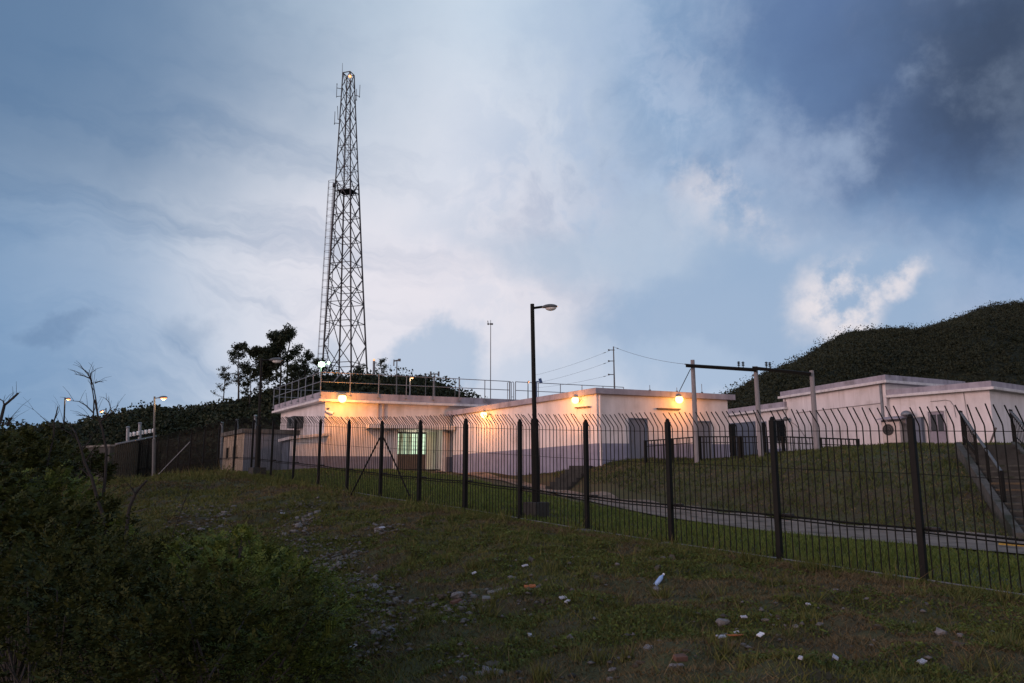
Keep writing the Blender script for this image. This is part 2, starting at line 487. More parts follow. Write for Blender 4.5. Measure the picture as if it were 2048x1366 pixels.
# path sheet
def resample(pts, n):
    out = []
    for i in range(len(pts) - 1):
        for j in range(n): out.append(pts[i].lerp(pts[i + 1], j / n))
    return out + [pts[-1]]
fe = resample([p[0] for p in PE], 8); ne = resample([p[1] for p in PE], 8)
V = []; NC = 9
for a, b in zip(fe, ne):
    for j in range(NC):
        p = a.lerp(b, j / (NC - 1))
        V.append((p.x, p.y))
V = np.array(V); Z = ground_z(V[:, 0], V[:, 1]) + 0.045
idx = np.arange(len(V)).reshape(-1, NC)
F = np.stack([idx[:-1, :-1].ravel(), idx[1:, :-1].ravel(), idx[1:, 1:].ravel(), idx[:-1, 1:].ravel()], 1)
pathway = np_mesh('path', np.column_stack([V, Z]), F, 'asphalt')
tag(pathway, kind='structure')
PCX = np.array([[p.x, p.y] for p in resample(PC, 6)])
PW = np.array([(a - b).length / 2 for a, b in zip(resample([p[0] for p in PE], 6), resample([p[1] for p in PE], 6))])
def on_path(X, Y):
    r = np.zeros(len(X), bool)
    for i in range(0, len(X), 20000):
        d = np.hypot(X[i:i + 20000, None] - PCX[None, :, 0], Y[i:i + 20000, None] - PCX[None, :, 1])
        r[i:i + 20000] = (d < PW[None, :] * .86 + .12 * np.sin(X[i:i + 20000, None] * 2.3 + Y[i:i + 20000, None] * 3.1)).any(1)
    return r
# forecourt slab before the entrance

# ------------------------------------------------------------------ camera
cam = bpy.data.cameras.new('camera')
cam.sensor_width = 36; cam.lens = 36 * FPX / 2048
cam.clip_start = 0.05; cam.clip_end = 9000
co = bpy.data.objects.new('camera', cam)
co.location = (0, 0, EYE)
co.rotation_euler = (math.pi / 2 + PITCH, 0, 0)
COL.objects.link(co)
scene.camera = co
scene.view_settings.view_transform = 'Standard'
scene.view_settings.look = 'None'
scene.view_settings.exposure = 0.0
scene.view_settings.gamma = 1.0
scene.render.film_transparent = False

# ------------------------------------------------------------------ sky
SUN_EL, SUN_AZ = math.radians(9), math.radians(-118)    # azimuth from +Y, clockwise
world = bpy.data.worlds.new('World'); scene.world = world
world.use_nodes = True
wt = world.node_tree
for n in list(wt.nodes): wt.nodes.remove(n)
def WN(t, **k):
    n = wt.nodes.new(t)
    for a, b in k.items(): setattr(n, a, b)
    return n
def wl(a, b): wt.links.new(a, b)
def wmath(op, a, b=None, c=None):
    n = WN('ShaderNodeMath', operation=op)
    for i, x in enumerate((a, b, c)):
        if x is None: continue
        if isinstance(x, (int, float)): n.inputs[i].default_value = x
        else: wl(x, n.inputs[i])
    return n.outputs[0]
def wmix(f, a, b):
    n = WN('ShaderNodeMix', data_type='RGBA')
    for key, x in (('Factor', f), ('A', a), ('B', b)):
        if isinstance(x, (int, float)): n.inputs[key].default_value = x
        elif isinstance(x, tuple): n.inputs[key].default_value = (*x, 1)
        else: wl(x, n.inputs[key])
    return n.outputs['Result']
def wrange(x, a, b, c=0., d=1., smooth=True):
    n = WN('ShaderNodeMapRange'); n.interpolation_type = 'SMOOTHSTEP' if smooth else 'LINEAR'
    wl(x, n.inputs['Value'])
    for key, val in (('From Min', a), ('From Max', b), ('To Min', c), ('To Max', d)): n.inputs[key].default_value = val
    return n.outputs['Result']
tc = WN('ShaderNodeTexCoord')
DIRV = tc.outputs['Generated']
def wnoise(vec, scale, detail=7, rough=0.55, off=0.0):
    mp = WN('ShaderNodeVectorMath', operation='ADD'); wl(vec, mp.inputs[0]); mp.inputs[1].default_value = (off, off * 1.7, off * .6)
    n = WN('ShaderNodeTexNoise'); n.inputs['Scale'].default_value = scale; n.inputs['Detail'].default_value = detail
    n.inputs['Roughness'].default_value = rough
    wl(mp.outputs[0], n.inputs['Vector']); return n
# cloud deck coordinates: the view ray meets a flat layer overhead
sep = WN('ShaderNodeSeparateXYZ'); wl(DIRV, sep.inputs[0])
zz = wmath('ADD', wmath('MAXIMUM', sep.outputs['Z'], 0.0), 0.30)
cmb = WN('ShaderNodeCombineXYZ'); wl(wmath('DIVIDE', sep.outputs['X'], zz), cmb.inputs[0]); wl(wmath('DIVIDE', sep.outputs['Y'], zz), cmb.inputs[1])
DECK = cmb.outputs[0]
def warped(scale, amt, off):
    n = wnoise(DIRV, scale, 6, 0.6, off)
    s = WN('ShaderNodeVectorMath', operation='SUBTRACT'); wl(n.outputs['Color'], s.inputs[0]); s.inputs[1].default_value = (.5, .5, .5)
    m = WN('ShaderNodeVectorMath', operation='MULTIPLY_ADD'); wl(s.outputs[0], m.inputs[0]); m.inputs[1].default_value = (amt, amt, amt); wl(DIRV, m.inputs[2])
    q = WN('ShaderNodeVectorMath', operation='NORMALIZE'); wl(m.outputs[0], q.inputs[0])
    return q.outputs[0]
WSOFT, WHARD = warped(2.0, 0.30, 3.0), warped(5.0, 0.22, 9.0)
def pdir(px, py):
    d = at(px, py, 10) - Vector((0, 0, EYE)); return d.normalized()
def blob(px, py, r0, r1, vec, sx=1.0):
    """soft patch of sky round the direction of photo pixel (px, py): full inside r0 degrees, gone at r1"""
    d = pdir(px, py)
    n = WN('ShaderNodeVectorMath', operation='SUBTRACT'); wl(vec, n.inputs[0]); n.inputs[1].default_value = d
    k = WN('ShaderNodeVectorMath', operation='MULTIPLY'); wl(n.outputs[0], k.inputs[0]); k.inputs[1].default_value = (1 / sx, 1, 1)
    l = WN('ShaderNodeVectorMath', operation='LENGTH'); wl(k.outputs[0], l.inputs[0])
    return wrange(l.outputs['Value'], math.radians(r0), math.radians(r1), 1., 0.)
sky = WN('ShaderNodeTexSky', sky_type='NISHITA'); sky.sun_disc = False
sky.sun_elevation = math.radians(3); sky.sun_rotation = SUN_AZ
sky.air_density = 1.0; sky.dust_density = 1.0; sky.ozone_density = 2.0
nis = WN('ShaderNodeVectorMath', operation='SCALE'); wl(sky.outputs[0], nis.inputs[0]); nis.inputs['Scale'].default_value = 0.06
def layer(mask, k, color, col):
    return wmix(wmath('MULTIPLY', mask, k), col, color)
stv = WN('ShaderNodeVectorMath', operation='MULTIPLY'); wl(WSOFT, stv.inputs[0]); stv.inputs[1].default_value = (1.6, 1.6, 11.0)
streak = wrange(wnoise(stv.outputs[0], 1.5, 7, .6, 3.0).outputs['Fac'], .44, .68)
puff = wnoise(DIRV, 4.2, 9, 0.60, 2.0).outputs['Fac']
puff2 = wnoise(DIRV, 9.5, 9, 0.62, 4.0).outputs['Fac']
col = wmix(0.85, nis.outputs[0], (0.155, 0.30, 0.53))                       # clear dusk blue
col = layer(blob(900, 330, 8, 47, WSOFT, 1.12), .97, (0.525, 0.675, 0.815), col)
col = layer(blob(1070, 570, 4, 31, WSOFT, 1.55), .97, (0.78, 0.78, 0.85), col)
col = layer(blob(1180, 600, 1, 14, WSOFT, 2.6), .65, (0.88, 0.79, 0.835), col)
col = layer(wmath('MULTIPLY', streak, blob(80, 480, 6, 27, WSOFT, 1.6)), .45, (0.155, 0.27, 0.45), col)
col = layer(blob(-40, -10, 3, 24, WSOFT, 1.4), .80, (0.075, 0.145, 0.275), col)  # top left corner darkened, lens vignette painted into the sky
col = layer(blob(170, 170, 2, 13, WSOFT, 1.6), .40, (0.13, 0.235, 0.40), col)
col = layer(blob(40, 700, 2, 12, WSOFT, 1.8), .45, (0.14, 0.275, 0.49), col)
# dark clouds upper right
right = blob(2000, 200, 15, 29, WHARD, 1.3)
col = layer(right, .92, (0.245, 0.375, 0.57), col)
col = layer(blob(1480, 190, 2, 10, WHARD, 1.3), .60, (0.22, 0.36, 0.57), col)
rg = blob(1740, 400, 12, 27, WSOFT, 1.35)
ragged = wnoise(WSOFT, 6.2, 10, 0.63, 5.0).outputs['Fac']
col = layer(wmath('MULTIPLY', wrange(ragged, .46, .58), rg), .80, (0.42, 0.525, 0.70), col)
col = layer(wmath('MULTIPLY', wrange(ragged, .49, .34), rg), .42, (0.15, 0.25, 0.44), col)
col = layer(blob(1930, 50, 5, 15, WHARD, 1.6), .85, (0.095, 0.160, 0.325), col)
col = layer(blob(1760, 310, 2, 7, WHARD, 2.4), .38, (0.11, 0.185, 0.36), col)
col = layer(blob(1990, 280, 2, 7, WHARD, 1.7), .50, (0.085, 0.145, 0.29), col)
col = layer(blob(2085, 130, 2, 14, WSOFT, 1.1), .90, (0.045, 0.068, 0.120), col)  # dark cloud plus lens vignette painted into the far corner
col = layer(wmath('MULTIPLY', wrange(puff, .46, .66), blob(1600, 260, 4, 16, WSOFT, 1.2)), .60, (0.42, 0.52, 0.69), col)
col = layer(wmath('MULTIPLY', wrange(puff, .47, .32), blob(1760, 330, 12, 26, WSOFT, 1.3)), .30, (0.105, 0.18, 0.345), col)
col = layer(blob(1560, 470, 2, 6, WHARD, 1.5), .55, (0.19, 0.32, 0.525), col)
col = layer(blob(1990, 540, 3, 10, WHARD, 1.5), .55, (0.17, 0.29, 0.50), col)
col = layer(blob(1400, 740, 3, 15, WSOFT, 2.4), .75, (0.68, 0.72, 0.81), col)
# layered lower clouds with crisp upper edges
col = layer(blob(1560, 650, 5.5, 8.2, WHARD, 2.3), .85, (0.30, 0.425, 0.61), col)
col = layer(blob(1270, 775, 2.2, 4.2, WHARD, 4.0), .55, (0.45, 0.56, 0.72), col)
col = layer(blob(870, 725, 2.2, 3.8, WHARD, 1.25), .80, (0.41, 0.52, 0.68), col)
col = layer(blob(1190, 485, .8, 4.2, WHARD, 4.2), .75, (0.45, 0.55, 0.69), col)
col = layer(blob(90, 668, .3, 1.3, WHARD, 2.4), .38, (0.115, 0.20, 0.355), col)
col = layer(blob(395, 700, .5, 2.0, WHARD, 1.8), .35, (0.17, 0.28, 0.45), col)
col = layer(blob(640, 690, .5, 2.6, WHARD, 1.5), .50, (0.38, 0.49, 0.64), col)
# bright torn gaps
rim = wmath('MAXIMUM', blob(1670, 590, 1.2, 5.2, WHARD, .85), wmath('MULTIPLY', blob(1430, 400, .5, 4.5, WHARD, 1.3), .6))
rim = wmath('MAXIMUM', rim, wmath('MULTIPLY', blob(1800, 560, .5, 2.0, WHARD, 1.6), .9))
col = layer(wmath('MULTIPLY', wrange(puff2, .44, .60), rim), .88, (0.84, 0.78, 0.80), col)
# bright dusk sky behind the camera and the dim ground half
back = wrange(sep.outputs['Y'], 0.10, -0.45)
col = layer(wmath('MULTIPLY', back, wrange(sep.outputs['Z'], .85, .25)), 1.0, (1.05, 0.90, 0.95), col)
col = layer(wrange(sep.outputs['Z'], 0.0, -0.08), 1.0, (0.03, 0.035, 0.03), col)
bg = WN('ShaderNodeBackground'); wl(col, bg.inputs['Color']); bg.inputs['Strength'].default_value = 1.0
wo = WN('ShaderNodeOutputWorld'); wl(bg.outputs[0], wo.inputs['Surface'])

sun = bpy.data.lights.new('sun', 'SUN'); sun.energy = 1.6; sun.angle = math.radians(28); sun.color = (1.0, 0.66, 0.62)
so = bpy.data.objects.new('sun', sun); COL.objects.link(so)
sd = Vector((math.sin(SUN_AZ) * math.cos(SUN_EL), math.cos(SUN_AZ) * math.cos(SUN_EL), math.sin(SUN_EL)))
so.rotation_euler = sd.to_track_quat('Z', 'Y').to_euler()
so.location = sd * 60

def point_light(loc, energy, color, radius=0.12):
    l = bpy.data.lights.new('lamp_light', 'POINT'); l.energy = energy; l.color = color; l.shadow_soft_size = radius
    o = bpy.data.objects.new('lamp_light', l); o.location = loc; COL.objects.link(o); return o

# ------------------------------------------------------------------ hills
def ridge(name, crest, front, back, zfoot, seed, rough, matname='hill_soil', steps=14, sub=6, zback=None, dy=0):
    """hill sheet under a crest line given as (px, py, Y)"""
    pts = []
    for i in range(len(crest) - 1):
        for j in range(sub):
            t = j / sub
            a = [crest[i][k] * (1 - t) + crest[i + 1][k] * t for k in range(3)]
            a[1] += dy; pts.append(at(*a))
    pts.append(at(crest[-1][0], crest[-1][1] + dy, crest[-1][2]))
    rows = []
    for p in pts:
        r = []
        out = Vector((p.x, p.y)).normalized()
        for s in range(steps + 1):
            t = s / steps
            h = math.sin(t * math.pi / 2) ** 1.25
            q = Vector((p.x, p.y)) - out * front * (1 - t)
            r.append((q.x, q.y, zfoot + (p.z - zfoot) * h))
        for s in range(1, steps // 2 + 1):
            t = s / (steps // 2)
            q = Vector((p.x, p.y)) + out * back * t
            r.append((q.x, q.y, p.z + ((zfoot if zback is None else zback) - p.z) * (t * t)))
        rows.append(r)
    A = np.array(rows)
    nr, nc, _ = A.shape
    V = A.reshape(-1, 3)
    for v in V:
        v[2] += rough * mnoise.noise(Vector((v[0] * .05 + seed, v[1] * .05, 0))) * min(1, max(0, (v[2] - zfoot) / 4))
    idx = np.arange(nr * nc).reshape(nr, nc)
    F = np.stack([idx[:-1, :-1].ravel(), idx[:-1, 1:].ravel(), idx[1:, 1:].ravel(), idx[1:, :-1].ravel()], 1)[:, ::-1]
    o = np_mesh(name, V, F, matname)
    tag(o, kind='structure')
    return V.reshape(nr, nc, 3)

def clumps(name, G, n, r, leaf, per, matname, kind='stuff', tmin=0.05, tmax=1.2, flat=0.7, lift=0.35, hvar=0.5):
    nr, nc, _ = G.shape
    i = RNG.uniform(0, nr - 1.001, n); top = nc * 14 / 21.0
    j = np.clip(RNG.uniform(tmin, tmax, n) ** 0.8 * top, 0, nc - 1.001)
    i0, j0 = i.astype(int), j.astype(int); fi, fj = (i - i0)[:, None], (j - j0)[:, None]
    C = (G[i0, j0] * (1 - fi) + G[np.minimum(i0 + 1, nr - 1), j0] * fi) * (1 - fj) + (G[i0, np.minimum(j0 + 1, nc - 1)] * (1 - fi) + G[np.minimum(i0 + 1, nr - 1), np.minimum(j0 + 1, nc - 1)] * fi) * fj
    R = r * np.exp(RNG.normal(0, hvar * .6, n))
    C[:, 2] += R * lift
    D = unit(RNG.normal(size=(n * per, 3))); D[:, 2] = np.abs(D[:, 2]) * 1.0 - 0.25
    rad = RNG.uniform(.45, 1.0, n * per) ** .5
    P = np.repeat(C, per, 0) + D * (np.repeat(R, per) * rad)[:, None] * np.array([1, 1, flat])
    V, F = leaf_geo(P, leaf * RNG.uniform(.6, 1.5, len(P)), 0.75)
    o = np_mesh(name, V, F, matname)
    return tag(o, kind=kind)

L_CREST = [(-420, 880, 60), (-200, 878, 62), (-60, 874, 64), (40, 872, 66), (110, 866, 68), (170, 858, 70), (230, 838, 72), (300, 820, 74), (360, 824, 76), (430, 815, 77), (500, 796, 78),
           (560, 776, 79), (620, 765, 80), (700, 757, 82), (780, 760, 84), (840, 760, 86), (890, 776, 88), (950, 800, 90), (1000, 818, 92), (1060, 836, 94), (1130, 850, 96), (1230, 870, 98)]
GL = ridge('left_hill', L_CREST, 22, 40, 0.6, 3.0, 0.8, dy=12)
w = clumps('ridge_wood', GL, 2600, 1.0, 0.26, 100, 'ridge_leaf')
tag(w, 'dark scrub and low trees covering the ridge behind the buildings', 'scrub')
R_CREST = [(1180, 900, 200), (1300, 868, 200), (1400, 822, 205), (1470, 786, 210), (1530, 752, 212), (1600, 722, 215), (1680, 682, 220), (1720, 672, 222), (1790, 664, 226), (1840, 660, 228),
           (1900, 642, 232), (1960, 622, 236), (2048, 614, 240), (2150, 590, 245), (2300, 570, 250), (2500, 580, 255), (2800, 620, 260)]
GR = ridge('right_hill', R_CREST, 135, 150, 1.0, 9.0, 3.0, sub=8, steps=20, dy=17)
w = clumps('hillside_wood', GR, 17000, 1.35, 0.34, 34, 'hill_leaf', lift=.2, tmax=1.1, flat=.6, hvar=.8)
tag(w, 'dark wooded slope of the big hill on the right', 'woodland')
w = clumps('hillside_crowns', GR, 900, 1.7, 0.32, 130, 'ridge_leaf', lift=.02, tmax=1.05, flat=.75, hvar=.5)
tag(w, 'larger darker crowns dotted over the wooded hill', 'woodland')

# ------------------------------------------------------------------ security fence
FH = 2.42                      # height of the bend
fence = thing('security_fence', 'tall dark steel bar fence with bent-over tops running along the brow of the slope', 'fence', FBASE[0])
POST_H = 2.62
for k in sorted(FBASE):
    b = FBASE[k]
    mb = MB()
    rz = math.atan2(FD.y, FD.x)
    mb.box(b + Vector((0, 0, POST_H / 2 - .35)), (.098, .098, POST_H + .5), rz)
    top = b + Vector((0, 0, POST_H - .1))
    mb.ball(top, .049, .049, .07, seg=10, rings=4, lo=0.0)
    mb.build('post', 'dark_steel', fence, origin=b, bevel=.012)
ks = sorted(FBASE)
for k in ks[:-1]:
    a, b = FBASE[k], FBASE[k + 1]
    mb = MB()
    nb = 19
    out3 = v3(FN, 0)
    off = -out3 * .0
    for j in range(1, nb):
        t = j / nb + random.uniform(-.004, .004)
        p = a.lerp(b, t) + off
        r = .0105 if k < 4 else .011
        bot = p + Vector((0, 0, .03)); p = p + v3(FD, 0) * random.gauss(0, .007) + out3 * random.gauss(0, .006); bend = p + Vector((0, 0, FH + random.uniform(-.006, .006)))
        tip = bend + out3 * (.26 + random.gauss(0, .014)) + Vector((0, 0, .27 + random.gauss(0, .012))) + v3(FD, 0) * random.gauss(0, .012)
        mb.path([bot, bend - Vector((0, 0, .03)), bend + out3 * .02 + Vector((0, 0, .012)), tip], r, r, seg=5)
    def wire(h, r, m=0, o=0.014, sag=0.0):
        p, q = a + Vector((0, 0, h)) + out3 * -o, b + Vector((0, 0, h)) + out3 * -o
        mb.path([p, p.lerp(q, .5) - Vector((0, 0, sag)), q], r, r, seg=5, m=m)
    wire(FH - .10, .006); wire(1.66 + random.uniform(-.015, .015), .005, 0, .016, .01)
    wire(.80, .018, 0, .04, .012); wire(.745, .012, 0, .05, .02)
    wire(.045, .013, 1, -.02)
    c = a + Vector((0, 0, .80)) - out3 * .05 + v3(FD, 0) * -.20
    mb.build('panel', ['dark_steel', 'bright_wire'], fence, origin=a)
    mb = MB()
    d3 = v3(FD, 0)
    mb.box(a + Vector((0, 0, .80)) - out3 * .075 - d3 * .16, (.22, .06, .07), math.atan2(FD.y, FD.x))
    mb.build('cable_clamp', 'black_plastic', fence, origin=a + Vector((0, 0, .8)), bevel=.006)
def fence_brace(k, s, dout, h, m, ln):
    b = FBASE[k]; mb = MB()
    foot2 = Vector((b.x, b.y)) + FD * ln * s + FN * dout
    foot = v3(foot2, gz(*foot2) - .15)
    mb.tube(b + Vector((0, 0, h)) + v3(FN, 0) * (.07 if dout > 0 else -.07), foot, .026, seg=6)
    mb.build('brace', m, fence, origin=foot)
fence_brace(7, 1.25, .55, 2.0, 'dark_steel', 1)
fence_brace(7, -1.25, -.55, 2.0, 'dark_steel', 1)
fence_brace(16, 1.5, 1.7, 2.0, 'galvanised', 1)
fence_brace(16, -1.7, -.5, 2.0, 'dark_steel', 1)
# concrete footings showing at two of the posts
for k, sx in ((3, .5), (2, .42)):
    b = FBASE[k]; mb = MB()
    c = Vector((b.x, b.y)) + FN * .12
    mb.ball(v3(c, gz(*c) + .0), sx * .55, sx * .4, .07, seg=12, rings=4, lo=-.5, rot=rot_to((0.02, 0.05, 1)))
    mb.build('footing', 'concrete', fence, origin=v3(c, gz(*c)))

# ------------------------------------------------------------------ building helpers
def grow(poly, d):
    """offset a counter-clockwise plan polygon outwards"""
    n = len(poly); out = []
    for i in range(n):
        p0, p1, p2 = Vector(poly[i - 1]), Vector(poly[i]), Vector(poly[(i + 1) % n])
        d1 = (p1 - p0).normalized(); d2 = (p2 - p1).normalized()
        n1 = Vector((d1.y, -d1.x)); n2 = Vector((d2.y, -d2.x))
        b = (n1 + n2); b = b / max(.2, (1 + n1.dot(n2)))
        out.append(p1 + b * d)
    return out

def walls(mb, poly, z0, zd, zt, skip=()):
    n = len(poly)
    zd = zd if hasattr(zd, '__len__') else [zd] * n
    zt = zt if hasattr(zt, '__len__') else [zt] * n
    for i in range(n):
        if i in skip: continue
        j = (i + 1) % n
        mb.face([v3(poly[i], zd[i]), v3(poly[j], zd[j]), v3(poly[j], zt[j]), v3(poly[i], zt[i])], 0)
        mb.face([v3(poly[i], z0), v3(poly[j], z0), v3(poly[j], zd[j]), v3(poly[i], zd[i])], 1)
    mb.face([v3(poly[i], zt[i]) for i in range(n)], 0)

def door(parent, A, B, px0, px1, py0, z0, m, fm='door_paint', handle=True, ymid=880, proud=.03, glass=None):
    """door leaf with frame on the wall A->B (outside on the right-hand side of A->B)"""
    A2, B2 = Vector(A[:2]), Vector(B[:2])
    t0, t1 = along(A2, B2, px0, ymid), along(A2, B2, px1, ymid)
    p, q = A2.lerp(B2, t0), A2.lerp(B2, t1)
    Ym = (p.y + q.y) / 2
    zt = zat(py0, Ym)
    d = (q - p).normalized(); nn = Vector((d.y, -d.x))
    org = v3((p + q) / 2, z0)
    fr = MB(); w = .06
    fr.slab(p - d * w, p, z0, zt + w, proud + .05); fr.slab(q, q + d * w, z0, zt + w, proud + .05)
    fr.slab(p + d * .001, q - d * .001, zt, zt + w, proud + .05)
    lf = MB(); lf.slab(p + d * .005, q - d * .005, z0, zt - .005, proud)
    o = lf.build('door', m, parent, origin=org, bevel=.004)
    f = fr.build('door_frame', fm, o, origin=org)
    if handle:
        h = MB(); c = p + d * .09 + nn * (proud + .03)
        h.tube(v3(c, z0 + 1.0), v3(c, z0 + 1.18), .016); h.tube(v3(c - nn * .035, z0 + 1.09), v3(c, z0 + 1.09), .012)
        h.build('handle', 'galvanised', o, origin=v3(c, z0 + 1.09))
    if glass:
        g = MB()
        wd = (q - p).length
        for a0, a1, b0, b1 in glass:
            g.slab(p + d * wd * a0 + nn * proud, p + d * wd * a1 + nn * proud, z0 + (zt - z0) * b0, z0 + (zt - z0) * b1, .008)
        g.build('pane', 'dark_glass', o, origin=org)
    return o, p, q, zt, nn

def camera_unit(loc, look, label):
    t = thing('security_camera', label, 'security camera', loc)
    look = Vector(look).normalized()
    mb = MB(); mb.tube(loc, Vector(loc) + Vector((0, 0, -.14)), .025); mb.box(Vector(loc) + Vector((0, 0, .02)), (.12, .12, .05))
    mb.build('bracket', 'lamp_grey', t)
    mb = MB(); c = Vector(loc) + Vector((0, 0, -.17))
    R = rot_to(look)
    mb.box(c + look * .1, (.13, .13, .42), rot=R)
    h = mb.build('housing', 'white_plastic', t, bevel=.02)
    mb = MB(); mb.tube(c + look * .30, c + look * .34, .05, .05, 10); mb.build('lens', 'black_plastic', t)

def wall_lamp(name, loc, nrm, label, bulb='sodium_bulb', energy=120, color=(1, .34, .05), size=.17, group=None, shelf=None):
    t = thing(name, label, 'wall lamp', loc, group)
    n = Vector(nrm).normalized(); loc = Vector(loc)
    mb = MB(); mb.tube(loc, loc + n * .16, .03, .03, 8); mb.tube(loc, loc + n * .03, .09, .09, 12)
    mb.build('bracket', 'lamp_grey', t)
    c = loc + n * .30
    mb = MB(); mb.ball(c + Vector((0, 0, .03)), size * 1.06, size * 1.06, size * 1.0, 14, 5, lo=.72, hi=1.0)
    mb.build('hood', 'lamp_grey', t, smooth=True)
    mb = MB(); mb.ball(c, size, size, size, 16, 9, lo=-1, hi=.72)
    b = mb.build('globe', bulb, t, smooth=True)
    point_light(c + n * .80 + Vector((0, 0, -.30)), energy, color, .2)
    return t

# ------------------------------------------------------------------ left building with the roof terrace
A = xy(648, 870, 43.1); B = xy(1230, 870, 50.8); D = xy(560, 870, 51.5); C4 = B + D - A
MPOLY = [A, B, C4, D]
mz = zat(804, 43.1); mzd = zat(912, 43.1); mz0 = zat(939, 43.1) - .6
floor_z = zat(938.5, 44.3)
main = thing('terrace_building', 'white flat roofed building with lit entrance and railed roof terrace', 'building', v3(A, mz0))
dAB = (B - A).normalized(); nAB = Vector((dAB.y, -dAB.x))
def mp(px, py=870): return A.lerp(B, along(A, B, px, py))
mb = MB()
walls(mb, MPOLY, mz0, mzd, mz, skip=(0,))
e0, e1 = mp(794), mp(884); zop = zat(853, (e0.y + e1.y) / 2)
DEP = 1.0
for p, q in ((A, e0), (e1, B)):
    mb.face([v3(p, mzd), v3(q, mzd), v3(q, mz), v3(p, mz)], 0)
    mb.face([v3(p, mz0), v3(q, mz0), v3(q, mzd), v3(p, mzd)], 1)
mb.face([v3(e0, zop), v3(e1, zop), v3(e1, mz), v3(e0, mz)], 0)
r0, r1 = e0 - nAB * DEP, e1 - nAB * DEP
mb.face([v3(e0, mz0), v3(r0, mz0), v3(r0, zop), v3(e0, zop)], 0)
mb.face([v3(r1, mz0), v3(e1, mz0), v3(e1, zop), v3(r1, zop)], 0)
mb.face([v3(r0, mz0), v3(r1, mz0), v3(r1, zop), v3(r0, zop)], 0)
mb.face([v3(e0, zop), v3(r0, zop), v3(r1, zop), v3(e1, zop)], 0)
mb.face([v3(e0, floor_z), v3(e1, floor_z), v3(r1, floor_z), v3(r0, floor_z)], 0)
mb.build('wall', ['wall_plaster', 'dado_grey'], main)
# roof: thin pale slab, parapet on it
ro = grow(MPOLY, .50)
mb = MB(); mb.prism(ro, mz, mz + .14)
roof = mb.build('roof', 'pale_edge', main, bevel=.01)
par = grow(MPOLY, .38); inn = grow(MPOLY, .14)
pz = zat(785, 43.1)
mb = MB()
for i in range(4):
    j = (i + 1) % 4
    mb.hexa([v3(par[i], mz + .14), v3(par[j], mz + .14), v3(inn[j], mz + .14), v3(inn[i], mz + .14)],
            [v3(par[i], pz), v3(par[j], pz), v3(inn[j], pz), v3(inn[i], pz)])
mb.build('parapet', 'fascia_concrete', main)
mb = MB(); mb.prism(inn, mz + .145, pz - .25); mb.build('terrace_deck', 'roof_felt', main)
# dark pipe stubs and stains of the drain outlets
for px in (757, 768):
    p = mp(px, 815) + nAB * .07
    mb = MB(); mb.tube(v3(p, mz - .9), v3(p, mz - .003), .055); mb.build('drainpipe', 'fascia_concrete', main, origin=v3(p, mz))
# entrance canopy and its columns
c0, c1 = mp(730), mp(900)
cz = zat(857, 43.8)
mb = MB(); q = [c0 + nAB * .95, c1 + nAB * .95, c1 + nAB * .003, c0 + nAB * .003]
mb.prism(q, cz, cz + .24); mb.build('canopy', 'pale_edge', main, bevel=.01)
for px in (789.5, 886):
    p = mp(px) + nAB * .16
    mb = MB(); mb.box(v3(p, (mz0 + cz) / 2), (.24, .24, cz - mz0 - .004), math.atan2(dAB.y, dAB.x)); mb.build('column', 'pale_edge', main, origin=v3(p, mz0))
# entrance window with grille, panel and door on the recess wall
wa, wb = r0.lerp(r1, .02), r0.lerp(r1, .74)
wz0, wz1 = zat(908, 45.4), zat(866, 45.4)
m = bpy.data.materials.new('lit_blind'); m.use_nodes = True; nt = m.node_tree; pb = nt.nodes['Principled BSDF']
tcx = nt.nodes.new('ShaderNodeTexCoord'); mpn = nt.nodes.new('ShaderNodeMapping'); mpn.inputs['Scale'].default_value = (3.2, 3.2, .08)
nz = nt.nodes.new('ShaderNodeTexNoise'); nz.inputs['Scale'].default_value = 1.6; nz.inputs['Detail'].default_value = 5
rm = nt.nodes.new('ShaderNodeValToRGB'); rm.color_ramp.elements[0].position = .46; rm.color_ramp.elements[0].color = (.035, .04, .012, 1)
rm.color_ramp.elements[1].position = .55; rm.color_ramp.elements[1].color = (.62, .88, .62, 1)
nt.links.new(tcx.outputs['Object'], mpn.inputs['Vector']); nt.links.new(mpn.outputs[0], nz.inputs['Vector']); nt.links.new(nz.outputs['Fac'], rm.inputs['Fac'])
nt.links.new(rm.outputs[0], pb.inputs['Emission Color']); pb.inputs['Emission Strength'].default_value = .95; pb.inputs['Base Color'].default_value = (.3, .35, .3, 1)
M['lit_blind'] = m
mb = MB(); mb.slab(wa, wb, wz0, wz1, .03)
win = mb.build('window', 'lit_blind', main, origin=v3(wa, wz0))
mb = MB(); nbar = 9
for i in range(nbar + 1):
    p = wa.lerp(wb, i / nbar) + nAB * .07
    mb.tube(v3(p, wz0), v3(p, wz1), .018)
for i in range(6):
    z = wz0 + (wz1 - wz0) * i / 5
    mb.tube(v3(wa + nAB * .05, z), v3(wb + nAB * .05, z), .012)
mb.slab(wa, wb, wz1 + .003, wz1 + .09, .09)
mb.build('grille', 'black_plastic', win, origin=v3(wa, wz0))
mb = MB(); mb.slab(wa, wb, floor_z, wz0 - .003, .05); mb.build('lower_panel', 'brown_panel', main, origin=v3(wa, floor_z))
da, db = r0.lerp(r1, .77), r0.lerp(r1, .985)
mb = MB(); mb.slab(da, db, floor_z, zat(862, 45.4), .04); dd = mb.build('door', 'door_cream', main, origin=v3(da, floor_z))
mb = MB(); p = da.lerp(db, .75) + nAB * .07; mb.ball(v3(p, floor_z + 1.05), .04); mb.build('handle', 'galvanised', dd, origin=v3(p, floor_z + 1.05))
mb = MB(); p = e0.lerp(e1, .5) - nAB * .45; mb.box(v3(p, zop - .05), (.9, .12, .06), math.atan2(dAB.y, dAB.x)); mb.build('ceiling_light', 'lamp_bowl', main, origin=v3(p, zop))
